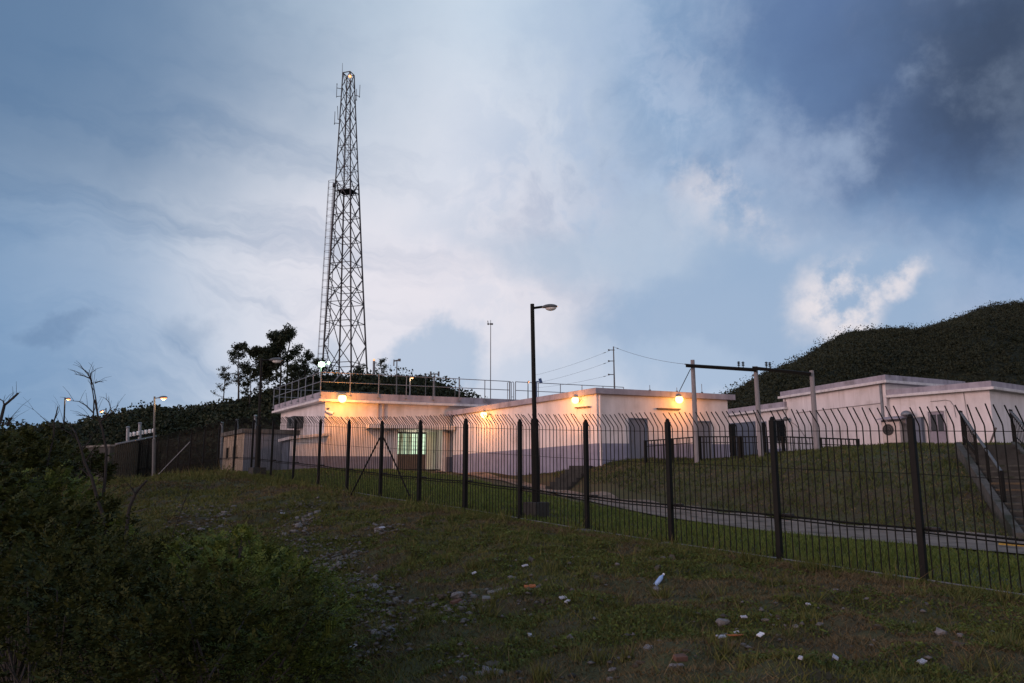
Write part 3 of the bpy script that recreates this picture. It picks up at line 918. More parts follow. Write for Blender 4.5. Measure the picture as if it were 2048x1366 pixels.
point_light(v3(p + nAB * .2, zop - .25), 16, (1.0, .95, .70), .1)
# shallow pale panel boards on the front wall left of the canopy
# roof railing
def railing(name, m, runs, z_b, z_t, z_m, step, parent=None, r=.026, label=None, cat='railing', xbase=.0):
    org = v3(runs[0][0], z_b)
    root = parent if parent else thing(name, label, cat, org)
    rl = MB()
    for run in runs:
        for i in range(len(run) - 1):
            a, b = run[i], run[i + 1]
            for z in (z_t, z_m): rl.tube(v3(a, z), v3(b, z), r, seg=6)
        tot = 0
    first = rl.build('rail', m, root, origin=org)
    for run in runs:
        for i in range(len(run) - 1):
            a, b = run[i], run[i + 1]
            n = max(1, round((b - a).length / step))
            for j in range(n + (1 if i == len(run) - 2 else 0)):
                p = a.lerp(b, j / n); mb = MB()
                mb.tube(v3(p, z_b), v3(p, z_t), r, seg=6); mb.box(v3(p, z_b + .03), (.14, .14, .06))
                mb.build('post', m, root, origin=v3(p, z_b))
    return root
ra = grow(MPOLY, .43)
ga, gb = ra[0].lerp(ra[1], along(ra[0], ra[1], 1019, 790)), ra[0].lerp(ra[1], along(ra[0], ra[1], 1031, 790))
rz_t, rz_m, rz_b = zat(744.5, 42.7), zat(763.5, 42.7), zat(792, 42.7)
railing('roof_railing', 'galvanised', [[ra[3].lerp(ra[2], .36), ra[3], ra[0], ga], [gb, ra[1]]], rz_b, rz_t, rz_m, 1.62,
        label='grey two rail railing round the roof terrace of the left building', cat='railing')
# hooped ladder top in the gap of the railing
lt = thing('roof_ladder', 'small ladder with handrail hoops in the gap of the roof railing', 'ladder', v3(ga, rz_b))
mb = MB()
for p in (ga.lerp(gb, .30), ga.lerp(gb, .70)):
    i2 = p - nAB * .6
    mb.path([v3(p, mz - 1.5), v3(p, rz_t - .1), v3(p - nAB * .1, rz_t), v3(i2, rz_t), v3(i2, rz_b - .1)], .024)
mb.build('handrail', 'galvanised', lt)
for i in range(8):
    z = mz - 1.4 + i * .3; mb = MB(); mb.tube(v3(ga.lerp(gb, .30), z), v3(ga.lerp(gb, .70), z), .016); mb.build('rung', 'galvanised', lt)

pL = mp(680, 800) + nAB * .38
wall_lamp('wall_lamp', v3(pL, zat(797, 42.8)), v3(nAB, 0), 'glowing sodium lamp on the parapet corner of the roof terrace', energy=310, size=.24)
p = mp(656, 822) + nAB * .1
camera_unit(v3(p, zat(817, 43)), v3(nAB * .4 + dAB, -.3), 'pale security camera under the eaves below the terrace corner lamp')
p = mp(896, 855) + nAB * .45
camera_unit(v3(p, zat(853, 45.2)), v3(nAB * .2 + dAB, -.3), 'dark security camera at the right end of the entrance canopy')

# lean-to on the left flank
la = xy(583, 900, 41.9); lb = xy(650, 900, 42.85); ld = xy(563, 900, 45.3)
LP = [la, lb, lb + ld - la, ld]
lz0 = mz0; lz1 = zat(880, 42.2); lz2 = zat(871, 42.8); lz3 = zat(881, 45.3)
lean = thing('lean_to', 'low pale lean-to with blue door on the flank of the terrace building', 'annex', v3(la, lz0))
mb = MB(); walls(mb, LP, lz0, zat(912, 42.3), [lz1, lz2, lz2, lz1]); mb.build('wall', ['wall_plaster', 'dado_grey'], lean)
mb = MB(); g = grow(LP, .22); mb.prism(g, [lz1, lz2, lz2, lz1], [lz1 + .16, lz2 + .16, lz2 + .16, lz1 + .16]); mb.build('roof', 'pale_edge', lean, bevel=.01)
door(lean, ld, la, 565, 579, 884, zat(941, 44), 'door_paint', 'door_paint', ymid=910)

# grey utility hut
ua = xy(487, 900, 45.5); ub = xy(602, 900, 47.6); ud = xy(446, 900, 51)
UP = [ua, ub, ub + ud - ua, ud]
uz0 = zat(946, 45) - .6; uz1 = zat(866, 45.5)
hut = thing('utility_hut', 'small grey flat roofed hut with warm light painted into its left face, beside the terrace building', 'hut', v3(ua, uz0))
mb = MB()
mb.face([v3(ua, uz0), v3(ub, uz0), v3(ub, uz1), v3(ua, uz1)], 1)
for p, q in ((ub, UP[2]), (UP[2], ud), (ud, ua)): mb.face([v3(p, uz0), v3(q, uz0), v3(q, uz1), v3(p, uz1)], 0)  # these faces get the painted warm light, the front stays grey
mb.face([v3(p, uz1) for p in UP], 0)
mb.build('wall', ['warm_lit_render', 'grey_render'], hut)
mb = MB(); mb.prism(grow(UP, .18), uz1 + .002, uz1 + .26); mb.build('roof', 'concrete', hut, bevel=.015)
for px0, px1, py0, py1 in ((453, 458, 896, 918), (467, 473, 893, 914)):
    t0, t1 = along(ud, ua, px0, 905), along(ud, ua, px1, 905)
    p, q = ud.lerp(ua, t0), ud.lerp(ua, t1)
    mb = MB(); mb.slab(p, q, zat(py1, p.y), zat(py0, p.y), .02); wn = mb.build('window', 'dark_glass', hut, origin=v3(p, zat(py1, p.y)))
    d = (q - p).normalized(); mb = MB()
    mb.slab(p - d * .08, p, zat(py1, p.y) - .08, zat(py0, p.y) + .08, .05); mb.slab(q, q + d * .08, zat(py1, p.y) - .08, zat(py0, p.y) + .08, .05)
    mb.slab(p, q, zat(py1, p.y) - .08, zat(py1, p.y), .06); mb.slab(p, q, zat(py0, p.y), zat(py0, p.y) + .08, .05)
    mb.build('frame', 'warm_lit_render', wn, origin=v3(p, zat(py1, p.y)))
# air unit under the terrace eaves, seen over the hut
p = A.lerp(D, along(A, D, 600, 850)); dAD = (D - A).normalized(); nAD = Vector((-dAD.y, dAD.x))
if nAD.x > 0: nAD = -nAD
t = thing('air_unit', 'boxy grey air conditioner unit hung on the flank wall above the hut', 'air conditioner', v3(p + nAD * .3, zat(853, p.y)))
mb = MB(); mb.box(v3(p + nAD * .32, zat(845, p.y)), (1.5, .6, .7), math.atan2(dAD.y, dAD.x)); mb.build('casing', 'lamp_grey', t, bevel=.02)
mb = MB(); mb.tube(v3(p + nAD * .62, zat(845, p.y)), v3(p + nAD * .635, zat(845, p.y)), .24, seg=16); mb.build('fan_grille', 'black_plastic', t)

# ------------------------------------------------------------------ centre building
C = xy(1194, 850, 38); E = xy(1457, 850, 41); Fp = xy(906, 870, 45.6); G = Fp + E - C
CP_ = [C, E, G, Fp]
cz0 = zat(935, 38) - 1.0
ct = [zat(788, 38), zat(800.5, 41), zat(826, 48), zat(832.5, 45.6)]
cd = [zat(886.5, 38), zat(888.5, 41), zat(905, 48), zat(910, 45.6)]
cen = thing('centre_building', 'long low white building with mauve dado and two blue grey doors', 'building', v3(C, cz0))
mb = MB(); walls(mb, CP_, cz0, cd, ct); mb.build('wall', ['wall_plaster', 'dado_paint'], cen)
mb = MB(); g = grow(CP_, .24)
mb.prism(g, [z + .002 for z in ct], [z + .30 for z in ct]); mb.build('roof', 'fascia_concrete', cen, bevel=.015)
dCE = (E - C).normalized(); nCE = Vector((dCE.y, -dCE.x))
dFC = (C - Fp).normalized(); nFC = Vector((dFC.y, -dFC.x))
def cr(px, py=870): return C.lerp(E, along(C, E, px, py))
def cl(px, py=870): return Fp.lerp(C, along(Fp, C, px, py))
door(cen, C, E, 1260, 1293, 838.5, zat(925, 38.8), 'door_paint', ymid=880)
door(cen, C, E, 1393, 1420, 844, zat(922, 40.5), 'door_paint', ymid=880)
# downpipe near the corner, on the right face
p = cr(1200) + nCE * .07
mb = MB(); mb.tube(v3(p, cz0 + .5), v3(p, ct[0] - .05), .06, seg=8)
for z in (2.6, 4.2): mb.tube(v3(p, z), v3(p, z + .06), .075, seg=8)
mb.build('drainpipe', 'wall_plaster', cen, origin=v3(p, cz0))
# small hoods over blocked openings
for f, n, px0, px1, py in ((cl, nFC, 1153, 1181, 816), (cr, nCE, 1313, 1358, 817.5)):
    a, b = f(px0, 818), f(px1, 818)
    mb = MB(); mb.slab(a, b, zat(py, a.y) - .03, zat(py, a.y) + .04, .16)
    mb.build('hood', 'brown_panel', cen, origin=v3(a, zat(py, a.y)))
    if f is cl:
        mb = MB(); mb.slab(a, b, zat(py, a.y) - 1.55, zat(py, a.y) - .035, .012); mb.build('blocked_opening', 'pale_edge', cen, origin=v3(a, zat(py, a.y)))
p = cl(1158, 803); wall_lamp('wall_lamp', v3(p, zat(801, p.y)), v3(nFC, 0), 'glowing sodium lamp on the long wall near the corner of the centre building', energy=130, size=.19)
p = cl(975, 832); wall_lamp('wall_lamp', v3(p, zat(830, p.y)), v3(nFC, 0), 'glowing sodium lamp at the far end of the long centre wall', energy=130, size=.19)
p = cr(1352, 803); wall_lamp('wall_lamp', v3(p, zat(800, p.y)), v3(nCE, 0), 'glowing sodium lamp over the narrow hood between two blue grey doors', energy=130, size=.21)
# short rods along the roof edge
for px, h in ((1299, .30), (1353, .24), (1403, .5)):
    p = cr(px, 790) + nCE * .05
    z = ct[0] + .28
    mb = MB(); mb.tube(v3(p, z), v3(p, z + .06), .06, seg=8); mb.tube(v3(p, z + .05), v3(p, z + h), .014)
    tag(mb.build('roof_rod', 'lamp_grey'), {1299: 'short upright rod on the roof edge of the centre building, over the left door', 1353: 'tiny rod on the roof edge right above the doorway lamp', 1403: 'thin taller rod on the roof edge beside the first timber pole'}[px], 'rod')

# ------------------------------------------------------------------ low link building behind
ka = xy(1450, 870, 56.5); kb = xy(1574, 870, 49.6)
dk = (kb - ka).normalized(); nk = Vector((dk.y, -dk.x))
KP = [ka, kb, kb - nk * 6, ka - nk * 6]
kz0 = zat(925, 50) - .8; kt = zat(819, 49.6)
lk = thing('link_building', 'low building with dark doorways between the two larger white buildings', 'building', v3(ka, kz0))
mb = MB(); walls(mb, KP, kz0, zat(897, 50), kt); mb.build('wall', ['wall_plaster', 'dado_paint'], lk)
mb = MB(); mb.prism(grow(KP, .35), kt + .002, kt + .14); mb.build('roof', 'pale_edge', lk)
mb = MB(); mb.prism(grow(KP, .22), kt + .142, kt + .50); mb.build('parapet', 'fascia_concrete', lk)
door(lk, ka, kb, 1476, 1512, 846, kz0 + .4, 'door_paint', ymid=880)
door(lk, ka, kb, 1459, 1474, 848, kz0 + .4, 'dark_steel', ymid=880)
door(lk, ka, kb, 1523, 1534, 845, kz0 + .4, 'dark_steel', ymid=880)
t0, t1 = along(ka, kb, 1555, 865), along(ka, kb, 1571, 865)
p, q = ka.lerp(kb, t0), ka.lerp(kb, t1)
mb = MB(); mb.slab(p, q, zat(882, p.y), zat(842, p.y), .03); wn = mb.build('window', 'dark_glass', lk, origin=v3(p, zat(882, p.y)))
mb = MB(); mb.slab(p - dk * .08, p, zat(884, p.y), zat(840, p.y), .06); mb.slab(p, q, zat(842, p.y) + .003, zat(839, p.y), .06); mb.slab(p, q, zat(886, p.y), zat(882, p.y) - .003, .08)
mb.build('frame', 'lamp_grey', wn, origin=v3(p, zat(882, p.y)))
kg = [ka - nk * 3 - dk * 1, kb - nk * 3 + dk * .2]
railing('roof_railing', 'galvanised', [kg], kt + .3, zat(801, 53), zat(812, 53), 2.0, label='grey two rail railing on the low link roof in front of the hill')

# ------------------------------------------------------------------ right building, tall block and wing
ra_ = xy(1572, 850, 49.6); rb = xy(1777, 850, 41)
dR = (rb - ra_).normalized(); nR = Vector((dR.y, -dR.x))
rc = xy(1925, 800, 45.5)
RP = [ra_, rb, rc, ra_ + rc - rb]
hz0 = zat(905, 41) - 1.2
rt_ = [zat(797.5, 49.6), zat(767, 41), zat(777, 45.5), zat(790, 52)]
hz = sum(rt_[:2]) / 2
rt_ = [hz + (z - hz) * .8 for z in rt_]
hi = thing('tall_white_block', 'tallest white block on the right with thin pale roof edge', 'building', v3(rb, hz0))
mb = MB(); walls(mb, RP, hz0, hz0 + .1, rt_); mb.build('wall', ['wall_plaster', 'wall_plaster'], hi)
g = grow(RP, .34); mb = MB(); mb.prism(g, [z + .002 for z in rt_], [z + .15 for z in rt_]); mb.build('roof', 'pale_edge', hi, bevel=.01)
g = grow(RP, .20); mb = MB(); mb.prism(g, [z + .152 for z in rt_], [z + .46 for z in rt_]); mb.build('parapet', 'fascia_concrete', hi, bevel=.01)
for px, mm in ((1573.5, 'pale_edge'), (1769.5, 'galvanised')):
    p = ra_.lerp(rb, along(ra_, rb, px, 850)) + nR * .08
    mb = MB(); mb.tube(v3(p, hz0 + .8), v3(p, rt_[0] - .02 if px < 1600 else rt_[1] - .02), .07, seg=8); mb.build('drainpipe', mm, hi, origin=v3(p, hz0))
# conduit across the wall and a loose cable dropping from it
mb = MB()
for px0, py0, px1, py1 in ((1592, 826, 1766, 806),):
    a = ra_.lerp(rb, along(ra_, rb, px0, 820)) + nR * .03; b = ra_.lerp(rb, along(ra_, rb, px1, 820)) + nR * .03
    mb.tube(v3(a, zat(py0, a.y)), v3(b, zat(py1, b.y)), .018)
mb.build('conduit', 'weathered_timber', hi)
pts = []
for px, py in ((1582, 843), (1592, 849), (1602, 860), (1610, 873), (1615, 890)):
    a = ra_.lerp(rb, along(ra_, rb, px, 860)) + nR * .04; pts.append(v3(a, zat(py, a.y)))
mb = MB(); mb.path(pts, .022); mb.build('cable', 'weathered_timber', hi)
p = ra_.lerp(rb, along(ra_, rb, 1581, 840)) + nR * .03
t = thing('wall_floodlight', 'small dark unlit flood lamp on the left edge of the tall white block', 'flood lamp', v3(p, zat(838, p.y)))
mb = MB(); mb.tube(v3(p, zat(838, p.y)), v3(p + nR * .25, zat(838, p.y)), .03); mb.build('bracket', 'lamp_grey', t)
mb = MB(); mb.ball(v3(p + nR * .32, zat(838, p.y)), .18, .18, .14, 10, 6); mb.build('lamp_head', 'lamp_grey', t, smooth=True)

wa_ = xy(1779, 840, 41.2); wb_ = xy(1985, 840, 37)
dW = (wb_ - wa_).normalized(); nW = Vector((dW.y, -dW.x))
WPL = [wa_, wb_, wb_ - nW * 8, wa_ - nW * 8]
wz = (zat(797.5, 41.2) + zat(779, 37)) / 2
wing = thing('right_wing', 'low white wing with glazed mauve door above the grass bank stairs', 'building', v3(wb_, hz0))
mb = MB(); walls(mb, WPL, hz0, hz0 + .1, wz); mb.build('wall', ['wall_plaster', 'wall_plaster'], wing)
mb = MB(); gw = [p.copy() for p in grow(WPL, .34)]; gw[0] = wa_ + dW * .03 + nW * .34; gw[3] = gw[0] - nW * 8.3
mb.prism(gw, wz + .002, wz + .14); mb.build('roof', 'pale_edge', wing, bevel=.01)
gp = [p.copy() for p in grow(WPL, .20)]; gp[0] = wa_ + dW * .06 + nW * .2; gp[3] = gp[0] - nW * 8.1
mb = MB(); mb.prism(gp, wz + .142, wz + .44); mb.build('parapet', 'fascia_concrete', wing, bevel=.01)
door(wing, wa_, wb_, 1860, 1893, 823, zat(899, 39.5), 'door_mauve', 'pale_edge', ymid=860, glass=[(.12, .46, .48, .92), (.54, .88, .48, .92)])
def wr(px, py=850): return wa_.lerp(wb_, along(wa_, wb_, px, py)) + nW * .03
mb = MB(); mb.path([v3(wr(px), zat(py, wr(px).y)) for px, py in ((1866, 803), (1880, 802), (1896, 800), (1906, 802), (1912, 812), (1914, 835))], .014)
mb.path([v3(wr(1934), zat(783, wr(1934).y)), v3(wr(1936), zat(820, wr(1936).y)), v3(wr(1940), zat(850, wr(1940).y))], .012)
mb.build('cable', 'weathered_timber', wing)
mb = MB(); mb.box(v3(wr(1940), zat(850, wr(1940).y)), (.08, .08, .1)); mb.build('junction_box', 'lamp_grey', wing)
# air conditioner on the grass before the wing
p = wr(1797, 860) + nW * .55
zb = zat(893, p.y) - .03
t = thing('air_conditioner', 'beige outdoor air conditioner unit with round fan beside the tall block', 'air conditioner', v3(p, zb))
rzW = math.atan2(dW.y, dW.x)
mb = MB(); mb.box(v3(p, zb + .78), (.98, .42, 1.12), rzW); mb.build('casing', 'ac_case', t, bevel=.025)
cfan = p + nW * .215 - dW * .14
mb = MB(); mb.tube(v3(cfan - nW * .003, zb + .92), v3(cfan + nW * .02, zb + .92), .31, .30, 22); fo = mb.build('fan_grille', 'black_plastic', t)
mb = MB()
for r in (.1, .2, .29):
    pts = [v3(cfan + nW * .03 + dW * r * math.cos(a), zb + .92 + r * math.sin(a)) for a in np.linspace(0, 2 * math.pi, 19)]
    mb.path(pts, .008, seg=4)
mb.build('guard', 'lamp_grey', fo)
mb = MB()
for s in (-.36, .36): mb.box(v3(p + dW * s, zb + .11), (.08, .46, .22), rzW)
mb.build('bearer', 'black_plastic', t)
pc_ = p + dW * 0.1
mb = MB()
q0, q1 = p - dW * .62, p + dW * .72
mb.prism([q0 + nW * .45, q1 + nW * .45, q1 - nW * .5, q0 - nW * .5], [zb + 1.45, zb + 1.45, zb + 1.62, zb + 1.62], [zb + 1.50, zb + 1.50, zb + 1.67, zb + 1.67])
for s in (q0, q1): mb.slab(s + nW * .0, s - nW * .5, zb + 1.2, zb + 1.46, .02)
mb.build('rain_cover', 'fascia_concrete', t)
p = wr(1838, 845) + nW * .15
t = thing('standing_cabinet', 'narrow blue grey metal cabinet between the air conditioner and the mauve door', 'cabinet', v3(p, zb))
mb = MB(); mb.box(v3(p, zb + .75), (.55, .28, 1.5), rzW); mb.build('casing', 'door_paint', t, bevel=.02)
mb = MB(); mb.box(v3(p, zb + 1.53), (.65, .36, .05), rzW); mb.build('lid', 'galvanised', t)
p = wr(1822, 828)
t = thing('wall_floodlight', 'grey bowl shaped flood lamp on the wing wall above the narrow cabinet', 'flood lamp', v3(p, zat(828, p.y)))
mb = MB(); mb.tube(v3(p, zat(826, p.y)), v3(p + nW * .35, zat(824, p.y)), .03); mb.build('bracket', 'lamp_grey', t)
mb = MB(); mb.ball(v3(p + nW * .45, zat(830, p.y)), .28, .28, .22, 12, 6, lo=-.2); mb.build('lamp_head', 'galvanised', t, smooth=True)

# ------------------------------------------------------------------ picket railing on the bank top
PK = [xy(1291, 900, 36.6), xy(1400, 900, 35.2), xy(1567, 900, 33.2), xy(1716, 890, 32.0)]
pkz = [(882, 36.6), (873.5, 35.2), (873.5, 33.2), (879, 32.0)]
pf = thing('picket_railing', 'low dark metal picket railing along the top of the grass bank', 'railing', v3(PK[0], gz(*PK[0])))
PKT = [zat(a, b) for a, b in pkz]
for i in range(3):
    a, b, za, zb_ = PK[i], PK[i + 1], PKT[i], PKT[i + 1]
    mb = MB()
    mb.tube(v3(a, za), v3(b, zb_), .03); mb.tube(v3(a, za - .26), v3(b, zb_ - .26), .018)
    n = round((b - a).length / .16)
    for j in range(1, n):
        p = a.lerp(b, j / n); z = za + (zb_ - za) * j / n
        mb.tube(v3(p, z - 1.3), v3(p, z), .021, seg=5)
    mb.build('panel', 'dark_steel', pf, origin=v3(a, za - 1.1))
    n = round((b - a).length / 1.6)
    for j in range(n + (1 if i == 2 else 0)):
        p = a.lerp(b, j / n); z = za + (zb_ - za) * j / n
        mb = MB(); mb.box(v3(p, z - .68), (.11, .11, 1.42), .5); mb.build('post', 'dark_steel', pf, origin=v3(p, z - 1.2))

# ------------------------------------------------------------------ timber pole frame
pr = thing('pole_frame', 'three weathered timber poles joined by dark crossbeams above the bank', 'utility pole', v3(xy(1393, 895, 35), zat(905, 35)))
PL = [((1385, 720), (1394, 915), 34.6), ((1511, 733), (1522, 908), 33.0), ((1623, 741), (1634, 900), 32.0)]
tops = []
for (tx, ty), (bx, by), Y in PL:
    t_, b_ = at(tx, ty, Y), at(bx, by, Y)
    mb = MB(); mb.tube(b_ - Vector((0, 0, .5)), t_, .125, .095, 10); mb.build('pole', 'weathered_timber', pr, origin=b_)
    tops.append(t_)
for i, (pa, pb) in enumerate((((1372, 731), (1513, 740)), ((1502, 737), (1622, 748)))):
    a = at(*pa, PL[i][2] - .17); b = at(*pb, PL[i + 1][2] - .17)
    if i == 1: a.y -= .17
    d = (b - a); R = rot_to(d)
    mb = MB(); mb.box(a.lerp(b, .5), (.135, .10, d.length), rot=R); mb.build('crossbeam', 'dark_steel', pr, origin=a)
    for f in ((.76, .82) if i == 0 else (.25, .31)):
        p = a.lerp(b, f)
        mb = MB(); mb.tube(p + Vector((0, 0, .08)), p + Vector((0, 0, .34)), .022)
        for z in (.15, .22, .29): mb.tube(p + Vector((0, 0, z)), p + Vector((0, 0, z + .04)), .075, .04, 10)
        mb.build('insulator', 'black_plastic', pr, origin=p)
for (x0, y0), (x1, y1), Y in (((1381, 738), (1358, 784), 35.2), ((1508, 748), (1500, 766), 33.6)):
    mb = MB(); mb.tube(at(x0, y0, Y), at(x1, y1, Y + 2.0), .02); mb.build('stay', 'dark_steel', pr)

# ------------------------------------------------------------------ masts, wires, instruments on the roofs
m1 = at(1227, 693, 40.5); m1b = v3((m1.x, m1.y), ct[1] + .28)
t = thing('wire_mast', 'thin wire mast with three short arms on the centre building roof', 'mast', m1b)
mb = MB(); mb.tube(m1b, m1, .045, .03, 8); mb.build('pole', 'lamp_grey', t)
for py in (700, 722, 749):
    p = at(1227, py, 40.5); mb = MB(); mb.tube(p + Vector((.06, 0, 0)), p + Vector((-.22, 0, 0)), .022); mb.ball(p + Vector((-.26, 0, 0)), .05); mb.build('insulator', 'lamp_grey', t)
def cable(p, q, sag, r, label):
    pts = []
    for i in range(17):
        s = i / 16; w = p.lerp(q, s); w.z -= sag * 4 * s * (1 - s); pts.append(w)
    mb = MB(); mb.path(pts, r, seg=5)
    for s in (.045, .95):
        a = p.lerp(q, s); a.z -= sag * 4 * s * (1 - s); b = p.lerp(q, s + .02); b.z -= sag * 4 * (s + .02) * (1 - s - .02); mb.tube(a, b, r * 3.2)
    tag(mb.build('overhead_wire', 'lamp_grey'), label, 'wire')
cable(at(1228, 694, 40.5), at(1378, 729, 34.6), .15, .008, 'overhead wire from the wire mast to the first timber pole')
for (py, qy), lab in zip(((701, 752), (723, 768), (750, 776)), ('topmost thin wire running left from the wire mast', 'middle thin wire running left from the wire mast', 'lowest thin wire running left from the wire mast')):
    cable(at(1220, py, 40.5), at(1062, qy, 52), .12, .006, lab)
def mast(px, top, base, Y, r, label, head=None, m='lamp_grey'):
    a, b = at(px, base, Y), at(px, top, Y)
    b.x = a.x + (b.x - a.x) * .6
    t = thing('instrument_mast', label, 'mast', a)
    mb = MB(); mb.tube(a - Vector((0, 0, .6)), b, r, r * .7, 7); mb.build('pole', m, t)
    mb = MB()
    k = Y / 1500
    if head == 'vane':
        mb.tube(b - Vector((8 * k, 0, 0)), b + Vector((8 * k, 0, 0)), r * .8); 
        for s in (-1, 1): mb.tube(b + Vector((s * 8 * k, 0, -5 * k)), b + Vector((s * 8 * k, 0, 5 * k)), r * 1.2)
    elif head == 'bent':
        mb.tube(b - Vector((6 * k, 0, 0)), b + Vector((5 * k, 0, 2 * k)), r); mb.tube(b - Vector((6 * k, 0, -3 * k)), b - Vector((6 * k, 0, 10 * k)), r * .8); mb.box(b + Vector((5 * k, 0, 2 * k)), (5 * k, 4 * k, 5 * k))
    elif head == 'wind':
        mb.tube(b, b + Vector((0, 0, 8 * k)), r * .5)
        mb.tube(b - Vector((5 * k, 0, 0)), b + Vector((3 * k, 0, 0)), r * .7)
        for s in (-5, 0, 3): mb.ball(b + Vector((s * k, 0, 0)), 2.2 * k, None, None, 8, 4)
        mb.tube(b - Vector((5 * k, 0, 0)), b - Vector((6 * k, 0, -7 * k)), r * .7)
    elif head == 'panel':
        mb.tube(b, b + Vector((5 * k, 0, 0)), r * .8); mb.box(b + Vector((8 * k, -.1, 1 * k)), (6 * k, .08, 10 * k), rot=rot_to((-.3, -.2, 1)))
    else:
        mb.ball(b, r * 1.4)
    mb.build('instrument', m, t)
mast(981, 648, 812, 52, .035, 'tall thin wind mast rising behind the roof terrace railing', 'wind')
mast(793, 722, 800, 50, .05, 'bent headed sensor mast at the middle of the roof terrace', 'bent')
mast(869, 748, 806, 50, .05, 'short mast with two cup arms on the roof terrace', 'vane')
mast(851, 751, 806, 49, .03, 'plain short rod next to the two armed mast', None)
mast(1073, 763, 800, 50, .05, 'short mast with a tilted square panel beside the near lamp pole', 'panel', 'blue_sign')
mast(910, 758, 806, 52, .03, 'small rod pair at the right part of the terrace', None)
mast(918, 755, 806, 52, .04, 'thicker small rod at the right part of the terrace', None)

# ------------------------------------------------------------------ street lamps
def street_lamp(base, top, arm, label, lit=None, r0=.11, r1=.065, block=None, join=.42, energy=0, headlen=.5, name='street_lamp', mpole='dark_steel'):
    base, top = Vector(base), Vector(top)
    t = thing(name, label, 'street lamp', base)
    j = base.lerp(top, join)
    mb = MB(); mb.tube(base - Vector((0, 0, .15)), j, r0, r0 * .92, 12); mb.tube(j, j.lerp(top, .015), r0 * .92, r1, 12); mb.tube(j.lerp(top, .015), top, r1, r1 * .9, 12)
    mb.build('pole', mpole, t)
    arm = Vector(arm); L = arm.length; d = arm.normalized()
    s = top - Vector((0, 0, .12))
    mb = MB(); mb.tube(s, s + d * (L - headlen * .9) + Vector((0, 0, .02)), r1 * .55, None, 8); mb.build('arm', mpole, t)
    c = s + d * (L - headlen * .45) + Vector((0, 0, .0))
    side = Vector((-d.y, d.x, 0)).normalized(); up = side.cross(d) * -1
    if up.z < 0: up = -up
    from mathutils import Matrix
    R = Matrix((d, side, up)).transposed()
    mb = MB(); mb.ball(c, headlen * .52, headlen * .22, headlen * .20, 16, 6, lo=-.10, hi=1, rot=R)
    h = mb.build('lamp_head', 'lamp_grey', t, smooth=True)
    mb = MB(); mb.ball(c + d * headlen * .08 - up * .02, headlen * .36, headlen * .18, headlen * .20, 14, 6, lo=-1, hi=.0, rot=R)
    mb.build('diffuser', lit or 'lamp_bowl', h, smooth=True)
    if block:
        mb = MB(); mb.box(base + Vector((0, 0, block[1] / 2 - .1)), (block[0], block[0], block[1] + .2), .68)
        mb.build('plinth', 'dark_concrete', t, bevel=.015)
    if energy: point_light(c - up * headlen * .35, energy, (1, .6, .3), .12)
    return t
Yl = 20.6
b_ = at(1073, 1038, Yl); b_.z = max(b_.z, gz(b_.x, b_.y) - .02)
tp = at(1064.5, 608, Yl)
street_lamp(b_, tp, (.68, -.06, .03), 'unlit dark street lamp on a square plinth close behind the fence', None, .115, .062, (.50, .40), .445, headlen=.44)
b_ = at(514, 951, 34.5); b_.z = gz(b_.x, b_.y)
street_lamp(b_, at(523, 716, 34.5), (.95, 0, .02), 'unlit dark street lamp before the trees at the far part of the fence', None, .13, .065, (.6, .42), .42, headlen=.62)
b_ = at(308, 955, 48); b_.z = gz(b_.x, b_.y) - .2
street_lamp(b_, at(309, 793, 48), (.85, -.1, .05), 'glowing street lamp on a pale pole by the fence end', 'sodium_far', .11, .06, None, .5, 60, .6, mpole='lamp_grey')
b_ = at(127, 868, 66)
street_lamp(b_, at(130, 795, 66), (.55, -.1, .0), 'glowing street lamp high on the left ridge', 'sodium_far', .07, .06, None, .5, 60, .55)
b_ = at(212, 858, 68)
street_lamp(b_, at(212, 816, 68), (-.45, -.2, -.25), 'low glowing lamp among bare branches on the left ridge', 'sodium_far', .07, .05, None, .5, 40, .45)
b_ = at(820, 806, 58)
street_lamp(b_, at(820, 752, 58), (.30, -.15, 0), 'small glowing lamp behind the terrace railing', 'sodium_far', .05, .045, None, .5, 25, .34, mpole='galvanised')
b_ = at(1056, 805, 60)
street_lamp(b_, at(1056, 762, 60), (.10, -.15, .1), 'tiny glowing lamp post on the skyline beside the near lamp pole', 'sodium_far', .04, .035, None, .5, 10, .30)
# green-white floodlight at the foot of the tower
c = at(643, 729, 60)
t = thing('floodlight', 'greenish white floodlight on a post at the foot of the tower', 'flood lamp', c - Vector((0, 0, 3)))
mb = MB(); mb.tube(c - Vector((0, 0, 3.4)), c, .05); mb.build('post', 'lamp_grey', t)
mb = MB(); mb.box(c + Vector((0, .10, .02)), (.5, .2, .42)); mb.build('housing', 'lamp_grey', t)
mb = MB(); mb.ball(c + Vector((0, -.03, 0)), .24, .10, .20, 12, 6); mb.build('lens', 'green_flood', t, smooth=True)
c2 = c + Vector((.62, -.2, .1))
mb = MB(); mb.ball(c2, .10, .06, .09, 8, 5); mb.build('lens', 'green_flood', t)
mb = MB(); mb.tube(c + Vector((.2, 0, 0)), c2 + Vector((0, .1, 0)), .03); mb.build('arm', 'lamp_grey', t)
point_light(c + Vector((.1, -.5, -.1)), 150, (.62, 1.0, .62), .15)
# slim vent stack with a lit tip right of the tower
c = at(748, 722, 84)
t = thing('vent_stack', 'slim pale stack with a small red light right of the tower', 'stack', at(748, 775, 84))
mb = MB(); mb.tube(at(748, 775, 84), c, .16, .14, 10); mb.build('pipe', 'galvanised', t)
mb = MB(); mb.ball(c + Vector((0, 0, .12)), .13); mb.build('lamp', 'beacon_glow', t)

